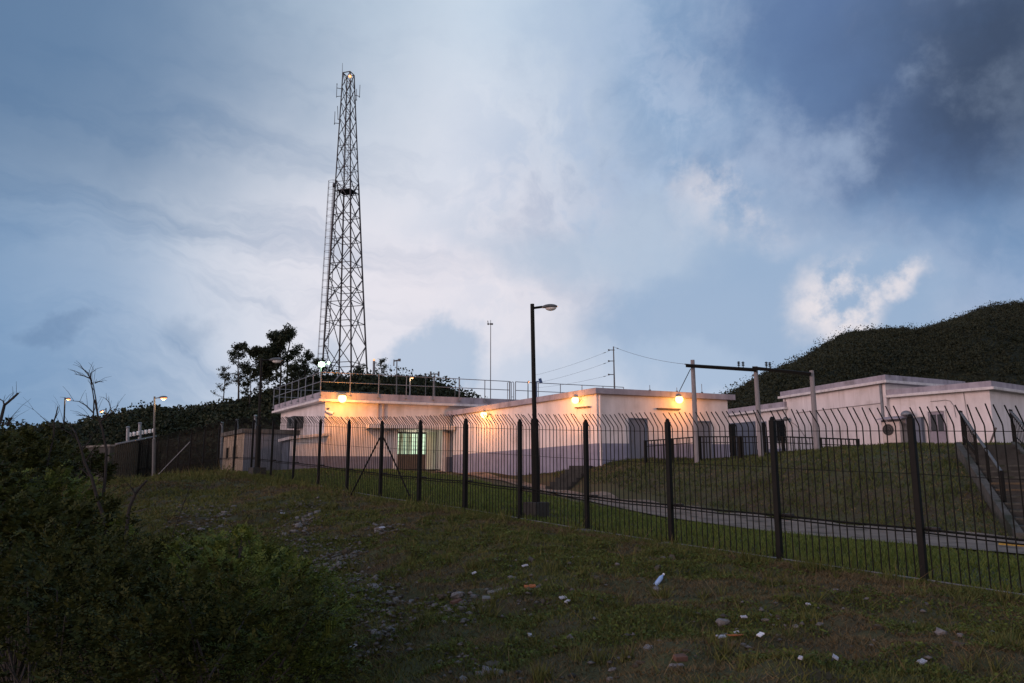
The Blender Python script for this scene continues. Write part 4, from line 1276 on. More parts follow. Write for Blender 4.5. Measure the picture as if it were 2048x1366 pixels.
# ------------------------------------------------------------------ lattice tower
TY = 85.0
tc0 = at(689, 800, TY); tct = at(697, 148, TY)
tw = thing('lattice_tower', 'tall dark steel lattice tower with ladder, antennas and orange light on top', 'tower', tc0)
PHI = math.radians(27.6)
def tower_pt(py, k):
    p = at(0, py, TY); z = p.z
    f = (z - tc0.z) / (tct.z - tc0.z)
    cx = tc0.x + (tct.x - tc0.x) * f
    f2 = (z - zat(745, TY)) / (tct.z - zat(745, TY))
    R = 2.62 + (0.70 - 2.62) * (f2 ** .93 if f2 > 0 else f2)
    a = PHI + math.pi + k * math.pi / 2
    return Vector((cx + R * math.cos(a), TY + R * math.sin(a), z))
LV = [800, 772, 690, 607, 556, 507, 458, 410, 363, 318, 275, 240, 207, 177, 148]
for k in range(4):
    mb = MB()
    for a, b in zip(LV[:-1], LV[1:]):
        r = .10 if a > 400 else .075
        mb.tube(tower_pt(a, k), tower_pt(b, k), r, r, 5)
    mb.build('leg', 'tower_steel', tw, origin=tower_pt(800, k))
for k in range(4):
    mb = MB(); l = (k + 1) % 4
    for i, (a, b) in enumerate(zip(LV[:-1], LV[1:])):
        r = .052 if a > 400 else .04
        mb.tube(tower_pt(a, k), tower_pt(b, l), r, r, 5); mb.tube(tower_pt(a, l), tower_pt(b, k), r, r, 5)
        w0, w1 = (tower_pt(a, k) - tower_pt(a, l)).length, (tower_pt(b, k) - tower_pt(b, l)).length
        f = w0 / (w0 + w1)
        pk, pl = tower_pt(a, k).lerp(tower_pt(b, k), f), tower_pt(a, l).lerp(tower_pt(b, l), f)
        if a > 300: mb.tube(pk, pl, r * .85, r * .85, 5)
        c = pk.lerp(pl, .5); 
        if a > 500: mb.ball(c, .11, .11, .11, 6, 3)
    mb.tube(tower_pt(148, k), tower_pt(148, l), .06, .06, 5); mb.tube(tower_pt(607, k), tower_pt(607, l), .045, .045, 5)
    mb.build('bracing', 'tower_steel', tw, origin=tower_pt(400, k))
# rest platform
mb = MB(); q = [tower_pt(384, k) for k in range(4)]
ctr = sum((p for p in q), Vector()) / 4
q = [ctr + (p - ctr) * .92 for p in q]
mb.prism([(p.x, p.y) for p in q], q[0].z, q[0].z + .05)
for i in range(4):
    a, b = q[i], q[(i + 1) % 4]
    for h in (.55, 1.05): mb.tube(a + Vector((0, 0, h)), b + Vector((0, 0, h)), .03)
mb.build('platform', 'tower_steel', tw, origin=ctr)
mb = MB(); q = [tower_pt(372, k) for k in range(4)]
mb.ball(q[0] + Vector((-.1, -.1, -.2)), .22, .22, .3, 8, 5); mb.build('junction_box', 'tower_steel', tw, origin=q[0])
# caged ladder on the left from the ground to the platform
lb0, lb1 = at(637, 775, TY), at(662, 365, TY)
mb = MB(); side = Vector((.42, .25, 0)); cage = Vector((.22, -.70, 0))
off = Vector((-.62, 0, 0))
cl_ = []
for s in (0, 1):
    mb.tube(lb0 + side * s + Vector((.35, 0, 0)), lb1 + side * s + Vector((.35, 0, 0)), .045, None, 5)
n = 84
for i in range(n):
    c = lb0.lerp(lb1, (i + .5) / n) + Vector((.35, 0, 0)); mb.tube(c, c + side, .022, None, 4)
mb.build('ladder', 'galvanised', tw, origin=lb0)
mb = MB(); nh = 27
hoops = []
for i in range(nh + 1):
    c = lb0.lerp(lb1, .05 + .95 * i / nh) + Vector((.35, 0, 0)); m_ = c + side * .5
    pts = [c] + [m_ + Vector((.62 * math.cos(a), -.45 + .62 * math.sin(a), 0)) * Vector((1, 1, 1)).x for a in np.linspace(math.pi * .98, math.pi * 2.02, 7)] + [c + side]
    pts = [c, m_ + Vector((-.75, -.25, 0)), m_ + Vector((-.70, -.75, 0)), m_ + Vector((-.1, -.98, 0)), m_ + Vector((.35, -.7, 0)), c + side]
    mb.path(pts, .024, None, 4); hoops.append(pts)
for j in (1, 2, 3): mb.tube(hoops[0][j], hoops[-1][j], .024, None, 4)
mb.build('ladder_cage', 'galvanised', tw, origin=lb0)
# inner ladder of the upper half
mb = MB(); a, b = at(686, 360, TY), at(693, 160, TY)
sd_ = Vector((.5, .1, 0))
for s in (0, 1): mb.tube(a + sd_ * s, b + sd_ * s, .03, None, 5)
for i in range(42):
    c = a.lerp(b, (i + .5) / 42); mb.tube(c, c + sd_, .018, None, 4)
mb.build('inner_ladder', 'galvanised', tw, origin=a)
# rails of the lower inner frame
for (x0, y0, x1, y1, xa, ya, xb, yb, lab) in ((686, 178, 674, 176, 674, 168, 673, 195, 1), (684, 192, 673, 193, 0, 0, 0, 0, 0), (710, 190, 719, 193, 719, 194, 720, 170, 1), (711, 200, 713, 200, 713, 200, 713, 178, 1), (680, 247, 669, 246, 669, 248, 670, 223, 1), (680, 240, 676, 238, 676, 238, 675, 212, 1)):
    mb = MB(); mb.tube(at(x0, y0, TY), at(x1, y1, TY), .04, None, 5)
    if lab: mb.tube(at(xa, ya, TY), at(xb, yb, TY), .035, None, 5); mb.ball(at(xa, ya, TY), .07)
    mb.build('antenna', 'tower_steel', tw, origin=at(x1, y1, TY))
mb = MB(); p = tower_pt(148, 0); mb.tube(at(684.5, 160, TY), at(685, 126, TY), .035, .02, 5); mb.build('antenna', 'tower_steel', tw, origin=p)
mb = MB(); c = at(700, 153, TY - .9); mb.ball(c, .20, .20, .18, 10, 6); mb.build('beacon', 'beacon_glow', tw, origin=c, smooth=True)
point_light(c + Vector((0, -.5, 0)), 20, (1, .5, .25), .2)
# grey strut pair at the railing corner
mb = MB(); mb.tube(at(668, 763, 46), at(684, 745, 46), .035); tag(mb.build('slanted_strut', 'galvanised'), 'short slanted grey strut behind the terrace railing under the tower', 'strut')

# ------------------------------------------------------------------ stairs on the bank (right)
st0, st1 = xy(2032, 1078, 20.0), xy(1910, 893, 27.5)
z0, z1 = gz(*st0) - .02, zat(891, 27.5)
dS = (st1 - st0).normalized(); sS = Vector((dS.y, -dS.x)); WS = 1.75; LS = (st1 - st0).length
stairs = thing('bank_stairs', 'worn concrete stairs with metal handrails climbing the grass bank', 'stairs', v3(st0, z0))
NS = 15
mb = MB()
for i in range(NS):
    a = st0 + dS * LS * i / NS; b = st0 + dS * LS * (i + 1) / NS
    zt_ = z0 + (z1 - z0) * (i + 1) / NS
    mb.hexa([v3(a + sS * .2, zt_ - .9), v3(a + sS * WS, zt_ - .9), v3(b + sS * WS, zt_ - .9), v3(b + sS * .2, zt_ - .9)],
            [v3(a + sS * .2, zt_), v3(a + sS * WS, zt_), v3(b + sS * WS, zt_ - .002), v3(b + sS * .2, zt_ - .002)])
mb.build('flight', 'dark_concrete', stairs)
for i in range(2, NS - 4):
    a = st0 + dS * LS * i / NS; zt_ = z0 + (z1 - z0) * (i + 1) / NS
    mb = MB(); q = [a - dS * .012 + sS * .25, a - dS * .012 + sS * (WS - .05), a + dS * .035 + sS * (WS - .05), a + dS * .035 + sS * .25]
    mb.prism(q, zt_ - .05, zt_ + .006)
    mb.build('step_nosing', 'worn_yellow' if i in (6, 7) else 'worn_edge', stairs, origin=v3(a, zt_))
for s0 in (0, WS + .002):
    mb = MB(); q = [st0 + sS * s0, st0 + sS * (s0 + .195), st1 + sS * (s0 + .195), st1 + sS * s0]
    mb.hexa([v3(q[0], z0 - .8), v3(q[1], z0 - .8), v3(q[2], z1 - .9), v3(q[3], z1 - .9)], [v3(q[0], z0 + .22), v3(q[1], z0 + .22), v3(q[2], z1 + .12), v3(q[3], z1 + .12)])
    mb.build('side_curb', 'worn_edge', stairs)
for s0 in (.30, WS + .1):
    P0, P1 = st0 + dS * LS * .30 + sS * s0, st1 + sS * s0
    zz0, zz1 = z0 + (z1 - z0) * .30, z1
    hh = 1.25
    mb = MB(); mb.tube(v3(P0, zz0 + .95), v3(P1 + dS * .2, zz1 + hh), .042); mb.build('handrail', 'lamp_grey' , stairs)
    mb = MB(); mb.tube(v3(P0.lerp(P1, .62), zz0 + (zz1 - zz0) * .62 + .45), v3(P1, zz1 + .35), .02)
    mb.tube(v3(P0.lerp(P1, .62), zz0 + (zz1 - zz0) * .62 + .85), v3(P1, zz1 + hh - .15), .02)
    for i in range(12):
        f = .62 + .38 * i / 11; p = P0.lerp(P1, f); z = zz0 + (zz1 - zz0) * f
        mb.tube(v3(p, z + .2), v3(p, z + .95 + .3 * f), .013, None, 5)
    mb.build('pickets', 'dark_steel', stairs)
    for f in (0, .33, .62, 1.0):
        p = P0.lerp(P1, f); z = zz0 + (zz1 - zz0) * f
        mb = MB(); mb.box(v3(p, z + .5), (.07, .07, 1.0 + .5 * f), .3); mb.build('post', 'dark_steel', stairs, origin=v3(p, z))
# leaning plank at stair top, propped on the wing wall
mb = MB(); mb.tube(at(1979, 890, 36.2), at(1992, 856, 36.6), .05, None, 6); tag(mb.build('leaning_prop', 'brown_panel'), 'brown prop leaning on the wing wall corner at the top of the stairs', 'prop')
# yellow line at the path edge
a, b = at(1998, 1081.5, 18.9), at(2100, 1085, 18.2)
mb = MB(); d = (b - a); d.z = 0; d.normalize(); n_ = Vector((-d.y, d.x, 0)) * .09
q = [a - n_, b - n_, b + n_, a + n_]
mb.prism([(p.x, p.y) for p in q], [gz(p.x, p.y) - .1 for p in q], [gz(p.x, p.y) + .085 for p in q]); tag(mb.build('kerb_stone', 'yellow_paint'), 'yellow painted kerb stone at the foot of the bank stairs', 'kerb')

# earth steps near the centre building
s0, s1 = at(1110, 962, 35.5), at(1165, 928, 38.6)
t = thing('earth_steps', 'short flight of dark rough steps up to the centre building corner', 'steps', s0)
dv = Vector((s1.x - s0.x, s1.y - s0.y)).normalized(); sv = Vector((dv.y, -dv.x))
ln = (Vector((s1.x, s1.y)) - Vector((s0.x, s0.y))).length
mb = MB(); zb0, zb1 = gz(s0.x, s0.y) + .02, gz(s1.x, s1.y) + .10
for i in range(6):
    a = Vector((s0.x, s0.y)) + dv * ln * i / 6; b = a + dv * ln / 6
    zt_ = zb0 + (zb1 - zb0) * (i + 1) / 6
    mb.hexa([v3(a - sv * .5, zt_ - .7), v3(a + sv * .6, zt_ - .7), v3(b + sv * .6, zt_ - .7), v3(b - sv * .5, zt_ - .7)], [v3(a - sv * .5, zt_), v3(a + sv * .6, zt_), v3(b + sv * .6, zt_ - .01), v3(b - sv * .5, zt_ - .01)])
mb.build('tread', 'dark_concrete', t)

# ------------------------------------------------------------------ far left: block wall, yard screen, insulators
q0, q1, q2 = xy(150, 930, 52), xy(226, 930, 47.5), xy(306, 930, 57)
bw = thing('block_wall', 'dark grey concrete block wall half hidden behind bare branches', 'wall', v3(q1, -1.5))
zt_ = zat(893, 47.5)
mb = MB(); mb.slab(q0, q1, -2.5, zt_, .25)
for i in range(5): 
    z = -1.6 + i * (zt_ + 1.6) / 5
    mb.slab(q0 + Vector((0, -.27)), q1 + Vector((0, -.27)), z, z + .03, .01)
mb.build('wall', 'dark_concrete', bw)
mb = MB(); mb.slab(q0, q1 + Vector((.05, 0)), zt_ + .002, zt_ + .12, .35); mb.build('coping', 'concrete', bw)
ys = thing('yard_screen', 'dull brown corrugated screen wall behind the far end of the fence', 'wall', v3(q1, -1.5))
mb = MB(); n = 44
d = (q2 - q1); nn = Vector((d.y, -d.x)).normalized()
za_, zb_ = zat(889, 47.5), zat(873, 57)
for i in range(n):
    a = q1.lerp(q2, i / n); b = q1.lerp(q2, (i + 1) / n); o = nn * (.05 if i % 2 else 0)
    za = za_ + (zb_ - za_) * i / n
    mb.hexa([v3(a + o, -2.5), v3(b + o, -2.5), v3(b + o - nn * .08, -2.5), v3(a + o - nn * .08, -2.5)], [v3(a + o, za), v3(b + o, za), v3(b + o - nn * .08, za), v3(a + o - nn * .08, za)])
mb.build('sheet', 'brown_stone', ys)
mb = MB(); mb.tube(v3(q1 + nn * .06, za_ + .02), v3(q2 + nn * .06, zb_ + .02), .07); mb.build('top_rail', 'weathered_timber', ys)
for i, (px, top, Y, lab) in enumerate(((256, 855, 53, 'pale concrete post left of the row of white insulators'), (280, 847, 55, 'tallest pale concrete post above the row of white insulators'), (444, 846, 56, 'lone pale post at the corner of the grey hut'), (474, 840, 58, 'pale post just behind the hut roof'), (511, 832, 58, 'pale post beside the second unlit lamp'))):
    a, b = at(px, 940, Y), at(px, top, Y)
    mb = MB(); mb.tube(a - Vector((0, 0, 1)), b, .13, .11, 8); mb.ball(b, .15, .15, .1, 8, 4); tag(mb.build('concrete_post', 'galvanised'), lab, 'post')
t = thing('insulator_rack', 'row of white insulators on a dark beam above the brown screen wall', 'insulators', at(258, 875, 54))
a, b = at(256, 876, 54), at(312, 866, 56.5)
mb = MB(); mb.tube(a, b, .07); mb.build('beam', 'dark_steel', t)
for i in range(7):
    p = a.lerp(b, .06 + .14 * i); mb = MB(); mb.tube(p, p + Vector((0, 0, .25)), .03)
    for z in (.12, .22, .31): mb.ball(p + Vector((0, 0, z)), .12, .12, .06, 10, 4)
    mb.build('insulator', 'porcelain', t, origin=p)

# ------------------------------------------------------------------ trees behind
def limb(mb, p, d, length, r, depth, tips, spread=.6, up=.15):
    n = 4; pts = [p]; q = p.copy(); dd = d.normalized()
    for i in range(n):
        dd = (dd + Vector((random.gauss(0, .13), random.gauss(0, .13), random.gauss(0, .08) + up * .25))).normalized()
        q = q + dd * length / n; pts.append(q.copy())
        if depth > 0 and i >= 1:
            for _ in range(random.choice((1, 1, 2))):
                a = random.uniform(0, 2 * math.pi)
                sd = Vector((math.cos(a), math.sin(a), random.uniform(-.15, .6)))
                limb(mb, q.copy(), (dd * (1 - spread) + sd * spread), length * random.uniform(.45, .68), r * .5, depth - 1, tips, spread, up)
    mb.path(pts, r, r * .45, 5)
    tips.append((q.copy(), length)); tips.append((pts[2].copy(), length * .7))

def tree(px, base_py, top_py, Y, label, wide=.42, dens=1.0, leaf=.20, n_per=26, lean=0.0, bare=False):
    base = at(px, base_py, Y); H = zat(top_py, Y) - base.z
    t = thing('tree', label, 'tree', base, 'dark trees on the ridge')
    mb = MB(); tips = []
    pts = [base - Vector((0, 0, .5))]; d = Vector((lean, 0, 1)); q = base.copy()
    nseg = 7
    for i in range(nseg):
        q = q + Vector((lean * H / nseg + random.gauss(0, .06 * H / nseg), random.gauss(0, .05 * H / nseg), H * .9 / nseg)); pts.append(q.copy())
        if i >= 1:
            for _ in range((2 if i > 1 else 1) if i < nseg - 1 else 4):
                a = random.uniform(0, 2 * math.pi)
                L = H * wide * (1.0 - .55 * (i / nseg)) * random.uniform(.55, 1.1)
                limb(mb, q.copy(), Vector((math.cos(a), math.sin(a), random.uniform(.15, .8))), L, .05 * H / 8, 1, tips, .6, .3)
    mb.path(pts, .14 * H / 8, .04 * H / 8, 7)
    mb.build('trunk', 'bark', t)
    C = []
    for p, L in tips:
        m_ = max(4, int(n_per * dens * random.uniform(.4, 1.4)))
        C.append(np.array(p[:]) + np.clip(RNG.normal(0, 1, (m_, 3)), -1.8, 1.8) * .036 * H * (.5 + wide) * np.array([1, 1, .75]))
    C = np.concatenate(C)
    V, F = leaf_geo(C, leaf * .72 * RNG.uniform(.6, 1.5, len(C)), .6)
    np_mesh('crown', V, F, 'tree_leaf', t, base)
tree(478, 812, 690, 76, 'slender dark tree with flat tufts leaning at the left of the tree group', .30, 1.2, .22, 24, -.03)
tree(520, 800, 704, 75, 'broad dark tree behind the second unlit lamp', .44, 2.2, .25, 30)
tree(557, 800, 668, 75, 'tallest dark dense tree of the group left of the tower', .38, 2.6, .27, 34)
tree(572, 800, 654, 77, 'thin tree with a single tufted spire poking above the group', .17, .7, .20, 16)
tree(446, 815, 735, 77, 'thin sparse young tree at the left end of the group', .24, .5, .18, 14)
tree(607, 795, 714, 76, 'low tree between the tall group and the tower foot', .40, .8, .22, 20)
tree(636, 790, 722, 82, 'small tree beside the greenish floodlight', .40, .9, .20, 20)
tree(762, 775, 722, 80, 'small open tree just right of the tower and vent stack', .42, .5, .18, 14)
tree(716, 785, 735, 90, 'small dark tree seen through the tower legs', .45, .8, .18, 18)
tree(498, 812, 742, 72, 'rounded low tree at the foot of the slender one', .40, .7, .22, 26)
tree(585, 800, 735, 72, 'bushy low tree right under the tallest one', .42, .7, .22, 26)

# ------------------------------------------------------------------ bare trees by the fence end
def bare_tree(lines, Y, label, r=.05, base=None):
    p0 = at(*lines[0][0], Y)
    t = thing('bare_tree', label, 'bare tree', p0)
    def jit(ln):
        out = []; dz = random.uniform(-.5, .5); n = len(ln)
        for i, (x, y) in enumerate(ln): out.append(at(x, y, Y + dz * i / n))
        return out
    mb = MB(); r *= .68; mb.path([p0 - Vector((.1, 0, .8))] + jit(lines[0]), r, r * .5, 7); mb.build('trunk', 'bare_bark', t)
    mb = MB()
    for ln in lines[1:]:
        pts = jit(ln); mb.path(pts, r * .45, r * .12, 5)
        for i in range(1, len(pts)):
            for _ in range(2):
                a = pts[i - 1].lerp(pts[i], random.random()); d = (pts[i] - pts[i - 1]).normalized()
                e = a + (d + Vector((random.uniform(-1, 1), random.uniform(-1, 1), random.uniform(-.1, .8)))).normalized() * random.uniform(.15, .45)
                mb.path([a, a.lerp(e, .5) + Vector((0, 0, .03)), e], r * .14, r * .06, 4)
    mb.build('branches', 'bare_bark', t)
bare_tree([[(205, 1010), (211, 950), (213, 900), (205, 858), (196, 832), (190, 800)],
           [(196, 832), (192, 800), (187, 771), (180, 755), (171, 740)], [(187, 835), (188, 800), (183, 766), (176, 745), (165, 738)],
           [(187, 826), (172, 811), (158, 803), (137, 801)], [(190, 766), (198, 763), (207, 764)], [(180, 757), (168, 752), (149, 748)], [(200, 845), (222, 818), (218, 805), (212, 797)], [(206, 840), (228, 822), (237, 810)], [(190, 838), (172, 832), (152, 830)],
           [(183, 768), (180, 747), (190, 741)]], 17, 'bare leafless tree with tall thin forked twigs at the left', .055)
bare_tree([[(212, 1062), (206, 1030), (195, 1000), (184, 956), (170, 926), (160, 890), (151, 866)], [(170, 926), (182, 905), (200, 880)], [(184, 956), (170, 944), (158, 934)], [(155, 880), (143, 868), (120, 855)], [(151, 866), (140, 850)], [(163, 899), (178, 885), (183, 876)]], 13,
          'crooked dead sapling in front of the taller bare tree', .05)
bare_tree([[(252, 1085), (254, 1053), (259, 1015), (271, 987), (281, 974), (294, 961)], [(270, 988), (265, 978), (261, 971)]], 11, 'forked dead stump branch standing on the slope left of the debris', .045)
bare_tree([[(-14, 880), (2, 838), (9, 810), (18, 803), (37, 786)], [(9, 810), (6, 802), (-4, 796)], [(11, 808), (27, 797), (36, 789)], [(-4, 842), (10, 849), (40, 846)], [(14, 852), (18, 840), (24, 833)]], 13, 'stubby bare branch cut by the left edge', .05)
bare_tree([[(108, 870), (108, 843), (113, 826), (116, 813)], [(104, 852), (88, 838), (64, 816)], [(110, 838), (118, 822), (119, 810)]], 20, 'short bare twig tree below the left ridge lamp', .035)
bare_tree([[(342, 1080), (366, 1010), (376, 985), (382, 965)], [(366, 1010), (386, 975), (392, 960)]], 21, 'faint thin bare twig on the grassy hump', .02)

# ------------------------------------------------------------------ shrubs
def shrub(cx, cy, Y, rx, rz_, n, leaf, m, label, group, stems=8, ry=None, hole=.55, sub=None):
    c = at(cx, cy, Y); g0 = gz(c.x, c.y)
    c0 = Vector((c.x, c.y, min(g0, c.z - rz_ * .6)))
    t = thing('shrub', label, 'shrub', c0, group)
    ry = ry or rx
    mb = MB()
    nb = max(10, int(n / 150))
    D = RNG.normal(size=(nb, 3)); D[:, 2] = np.abs(D[:, 2]) * .9 - .25; D = unit(D)
    CC = np.array(c[:]) + D * np.array([rx, ry, rz_]) * RNG.uniform(hole, 1.12, (nb, 1))
    for p in CC[:stems * 3]:
        m_ = c0.lerp(Vector(p), .5) + Vector((random.gauss(0, .1), random.gauss(0, .1), .1))
        mb.path([c0 - Vector((0, 0, .3)), m_, Vector(p)], .018, .006, 5)
    mb.build('stems', 'bark', t)
    # leafy sprays: leaves set in pairs along many thin twigs
    nl = 13; nt_ = int(n / nl)
    cl = RNG.integers(0, nb, nt_)
    base = CC[cl] + RNG.normal(0, .10, (nt_, 3)) * min(rx, rz_) * 1.3
    outd = unit(base - (np.array(c[:]) - np.array([0, 0, rz_ * .5]))) + RNG.normal(0, .55, (nt_, 3)) + np.array([0, 0, .25])
    outd = unit(outd); L = RNG.uniform(.10, .34, (nt_, 1)) * (.6 + .5 * min(rx, 1.6))
    sidev = unit(np.cross(outd, np.array([0, 0, 1.0]) + RNG.normal(0, .25, (nt_, 3))))
    upv = np.cross(sidev, outd)
    tt = np.linspace(.12, 1, nl)
    Vs = []
    lf = leaf * RNG.uniform(.7, 1.35, (nt_, 1))
    for q, f in enumerate(tt):
        sg = 1 if q % 2 else -1
        p0 = base + outd * L * f + np.array([0, 0, -1.0]) * L * (f * f) * .28
        ax = unit(outd * .7 + sidev * sg * .9 + upv * RNG.normal(0, .3, (nt_, 1)) - np.array([0, 0, .15]))
        wv = unit(np.cross(ax, upv + RNG.normal(0, .25, (nt_, 3))))
        sz = lf * (1.05 - .45 * abs(f - .45))
        Vs.append(np.stack([p0, p0 + ax * sz * .5 + wv * sz * .27, p0 + ax * sz * 1.1, p0 + ax * sz * .5 - wv * sz * .27], 1))
    V = np.concatenate(Vs).reshape(-1, 3); F = np.arange(len(V)).reshape(-1, 4)
    np_mesh('foliage', V, F, m, t, c0)
    return t
shrub(500, 1262, 8.6, .92, .64, 22000, .045, 'bush_leaf', 'bright green leafy shrub at the foot of the debris slope', None)
shrub(450, 1150, 10.5, .80, .42, 11000, .048, 'bush_leaf', 'mid green shrub with a pale sprig on top, behind the bright one', None)
shrub(420, 1350, 6.6, 1.0, .70, 17000, .040, 'dark_bush_leaf', 'dark shrub at the bottom left, left of the bright green one', None)
shrub(585, 1340, 7.2, .48, .36, 9000, .034, 'bush_leaf', 'fine leaved low shrub at the bottom edge beside the debris', None)
shrub(225, 1200, 10.5, 1.2, .66, 16000, .056, 'dark_bush_leaf', 'wide dark shrub below the forked dead branch', None)
shrub(90, 1300, 7.5, 1.3, 1.0, 16000, .05, 'dark_bush_leaf', 'darkest shrub in the bottom left corner', None)
shrub(290, 1290, 7.8, .8, .6, 10000, .045, 'dark_bush_leaf', 'dark shrub between the corner shrub and the bright green one', None)
shrub(50, 1130, 11, 1.2, .80, 9000, .085, 'dark_bush_leaf', 'big leaved dark shrub at the left edge', None)
shrub(60, 1030, 16, 1.3, .75, 11000, .065, 'bush_leaf', 'yellowish green shrub in front of the block wall', None)
shrub(20, 950, 20, 1.8, .85, 12000, .08, 'dark_bush_leaf', 'tall dark thicket shrub at the left edge below the ridge', None)
shrub(110, 945, 28, 1.8, 1.0, 11000, .10, 'dark_bush_leaf', 'round dark shrub left of the block wall', None)
shrub(15, 905, 36, 3.2, 1.3, 12000, .13, 'dark_bush_leaf', 'dark low thicket under the left ridge lamp', None)
shrub(-120, 1000, 14, 1.6, 1.2, 7000, .08, 'dark_bush_leaf', 'dark thicket shrub running out of the left edge', None)
shrub(165, 1065, 13.5, .75, .45, 8000, .055, 'dark_bush_leaf', 'low dark shrub round the foot of the dead sapling', None)
shrub(300, 1120, 13.5, .55, .24, 4500, .05, 'dark_bush_leaf', 'low dark shrub on the left part of the slope', None)
shrub(485, 1080, 10.3, .12, .15, 520, .035, 'yellow_leaf', 'small pale yellow green sprig above the shrubs', None, 4)
shrub(610, 1165, 9.6, .20, .18, 600, .036, 'yellow_leaf', 'yellowish sprig at the right side of the bright green shrub', None, 4)
shrub(195, 1085, 12.5, .45, .28, 1800, .045, 'yellow_leaf', 'yellowish sprig beside the crooked dead sapling', None, 4)
# arching grass stems over the bright shrub
for px, py, lab in ((560, 1260, 'tuft of arching grass stems in front of the bright green shrub'), (660, 1290, 'tuft of arching grass stems beside the fine leaved shrub')):
    c = at(px, py, 7.4); mb = MB()
    for i in range(26):
        a = random.uniform(0, 6.28); L = random.uniform(.25, .55)
        p1 = c + Vector((math.cos(a) * .12 * L, math.sin(a) * .12 * L, L * .6)); p2 = c + Vector((math.cos(a) * .45 * L, math.sin(a) * .45 * L, L * .8)); p3 = c + Vector((math.cos(a) * .8 * L, math.sin(a) * .8 * L, L * .6))
        mb.path([c - Vector((0, 0, .3)), p1, p2, p3], .006, .002, 4)
    tag(mb.build('grass_tuft', 'yellow_leaf'), lab, 'grass tuft')

# ------------------------------------------------------------------ grass
def scatter(n, x0, x1, y0, y1, keep):
    X = RNG.uniform(x0, x1, n); Y = RNG.uniform(y0, y1, n)
    k = keep(X, Y)
    X, Y = X[k], Y[k]
    return X, Y, ground_z(X, Y)
BUILD = [MPOLY, CP_, RP, WPL, LP, UP, KP]
def in_poly(X, Y, poly):
    r = np.ones(len(X), bool)
    for i in range(len(poly)):
        a, b = poly[i], poly[(i + 1) % len(poly)]
        r &= ((b[0] - a[0]) * (Y - a[1]) - (b[1] - a[1]) * (X - a[0])) > -.05
    return r
def free(X, Y):
    r = ~on_path(X, Y)
    for p in BUILD: r &= ~in_poly(X, Y, p)
    st = [st0 - sS * .05, st0 + sS * (WS + .25), st1 + sS * (WS + .25), st1 - sS * .05]
    r &= ~in_poly(X, Y, st)
    return r
def view(X, Y, m=1.06):
    return (np.abs(X) < (Y * 1024 / FPX) * m + 1.0) & (Y > 3)
PCY = np.array([[p.x, p.y] for p in resample(PC, 6)])
def beyond_path(X, Y):
    """true on the bank side of the path"""
    i = np.array([np.argmin((PCY[:, 0] - x) ** 2 + (PCY[:, 1] - y) ** 2) for x, y in zip(X, Y)])
    return (Y > PCY[i, 1])
# lawn between fence and path
X, Y, Z = scatter(560000, -20, 24, 6, 46, lambda X, Y: view(X, Y) & (outside(X, Y) < -.05) & (RNG.random(len(X)) < np.clip(16 / Y, .25, 1)))
k = free(X, Y); X, Y, Z = X[k], Y[k], Z[k]
bp = beyond_path(X, Y)
low = (~bp)
B = np.stack([X, Y, Z], 1)
patch = np.array([mnoise.noise(Vector((x * .45, y * .45, 1))) for x, y in zip(X, Y)])
h = RNG.uniform(.05, .13, len(B)) * (1 + .55 * patch) * np.where(outside(X, Y) > -.8, 1.35, 1)
V, F = blade_geo(B[low], h[low], .012 + .0011 * Y[low], .45)
tag(np_mesh('lawn_grass', V, F, 'lawn_blade'), 'green mown lawn between the fence and the path', 'grass', kind='stuff')
hi_ = ~low
clump = np.array([mnoise.noise(Vector((x * 1.1, y * 1.1, 21))) + .6 * mnoise.noise(Vector((x * 2.7, y * 2.7, 4))) for x, y in zip(X, Y)])
h = h * np.clip(1 + 1.1 * clump, .35, 2.0)
bald = hi_ & (clump < -.12) & (RNG.random(len(X)) < .40)
V, F = blade_geo(B[bald], h[bald] * .9, .014 + .0012 * Y[bald], .8)
tag(np_mesh('bank_dry_grass', V, F, 'straw'), 'dry brown tufts in the bank grass', 'dry grass', kind='stuff')
hi_ = hi_ & ~bald
V, F = blade_geo(B[hi_], h[hi_] * .95, .014 + .0012 * Y[hi_], .5)
tag(np_mesh('bank_grass', V, F, 'bank_blade'), 'rough dull grass on the bank and round the buildings', 'grass', kind='stuff')
# weedy slope outside
def zone(n, x0, x1, y0, y1, dens): return scatter(n, x0, x1, y0, y1, lambda X, Y: view(X, Y) & (outside(X, Y) > .0) & (RNG.random(len(X)) < dens(Y)))
parts = [zone(420000, -9, 9, 4.5, 12, lambda Y: np.clip(8 / Y, 0, 1)), zone(520000, -16, 6, 12, 24, lambda Y: np.clip(14 / Y, 0, 1)), zone(300000, -26, -2, 24, 46, lambda Y: np.ones(len(Y)))]
X, Y, Z = (np.concatenate(a) for a in zip(*parts))
n1_ = np.array([mnoise.noise(Vector((x * .5, y * .5, 3))) + .6 * mnoise.noise(Vector((x * 1.6, y * 1.6, 8))) for x, y in zip(X, Y)])
od = outside(X, Y)
dry = (n1_ < -.10 + .30 * np.clip((X - 1.5) / 4, 0, 1) + .12 * RNG.normal(size=len(X)))
bare = np.array([mnoise.noise(Vector((x * .9, y * .9, 13))) for x, y in zip(X, Y)]) > .22
keepm = RNG.random(len(X)) < np.where(bare, .62, .97)
def put(name, mask, lab, cat, matname, hmin, hmax, w0, w1, lean):
    B = np.stack([X, Y, Z - .008], 1)[mask]
    f = np.where(od[mask] < .9, 1.5, 1) * np.where(Y[mask] > 20, 1 + (Y[mask] - 20) * .06, 1)
    V, F = blade_geo(B, RNG.uniform(hmin, hmax, len(B)) * f, w0 + w1 * Y[mask], lean)
    tag(np_mesh(name, V, F, matname), lab, cat, kind='stuff')
put('weeds', keepm & ~dry, 'short patchy green grass on the slope outside the fence', 'grass', 'weed_blade', .02, .085, .006, .0011, .75)
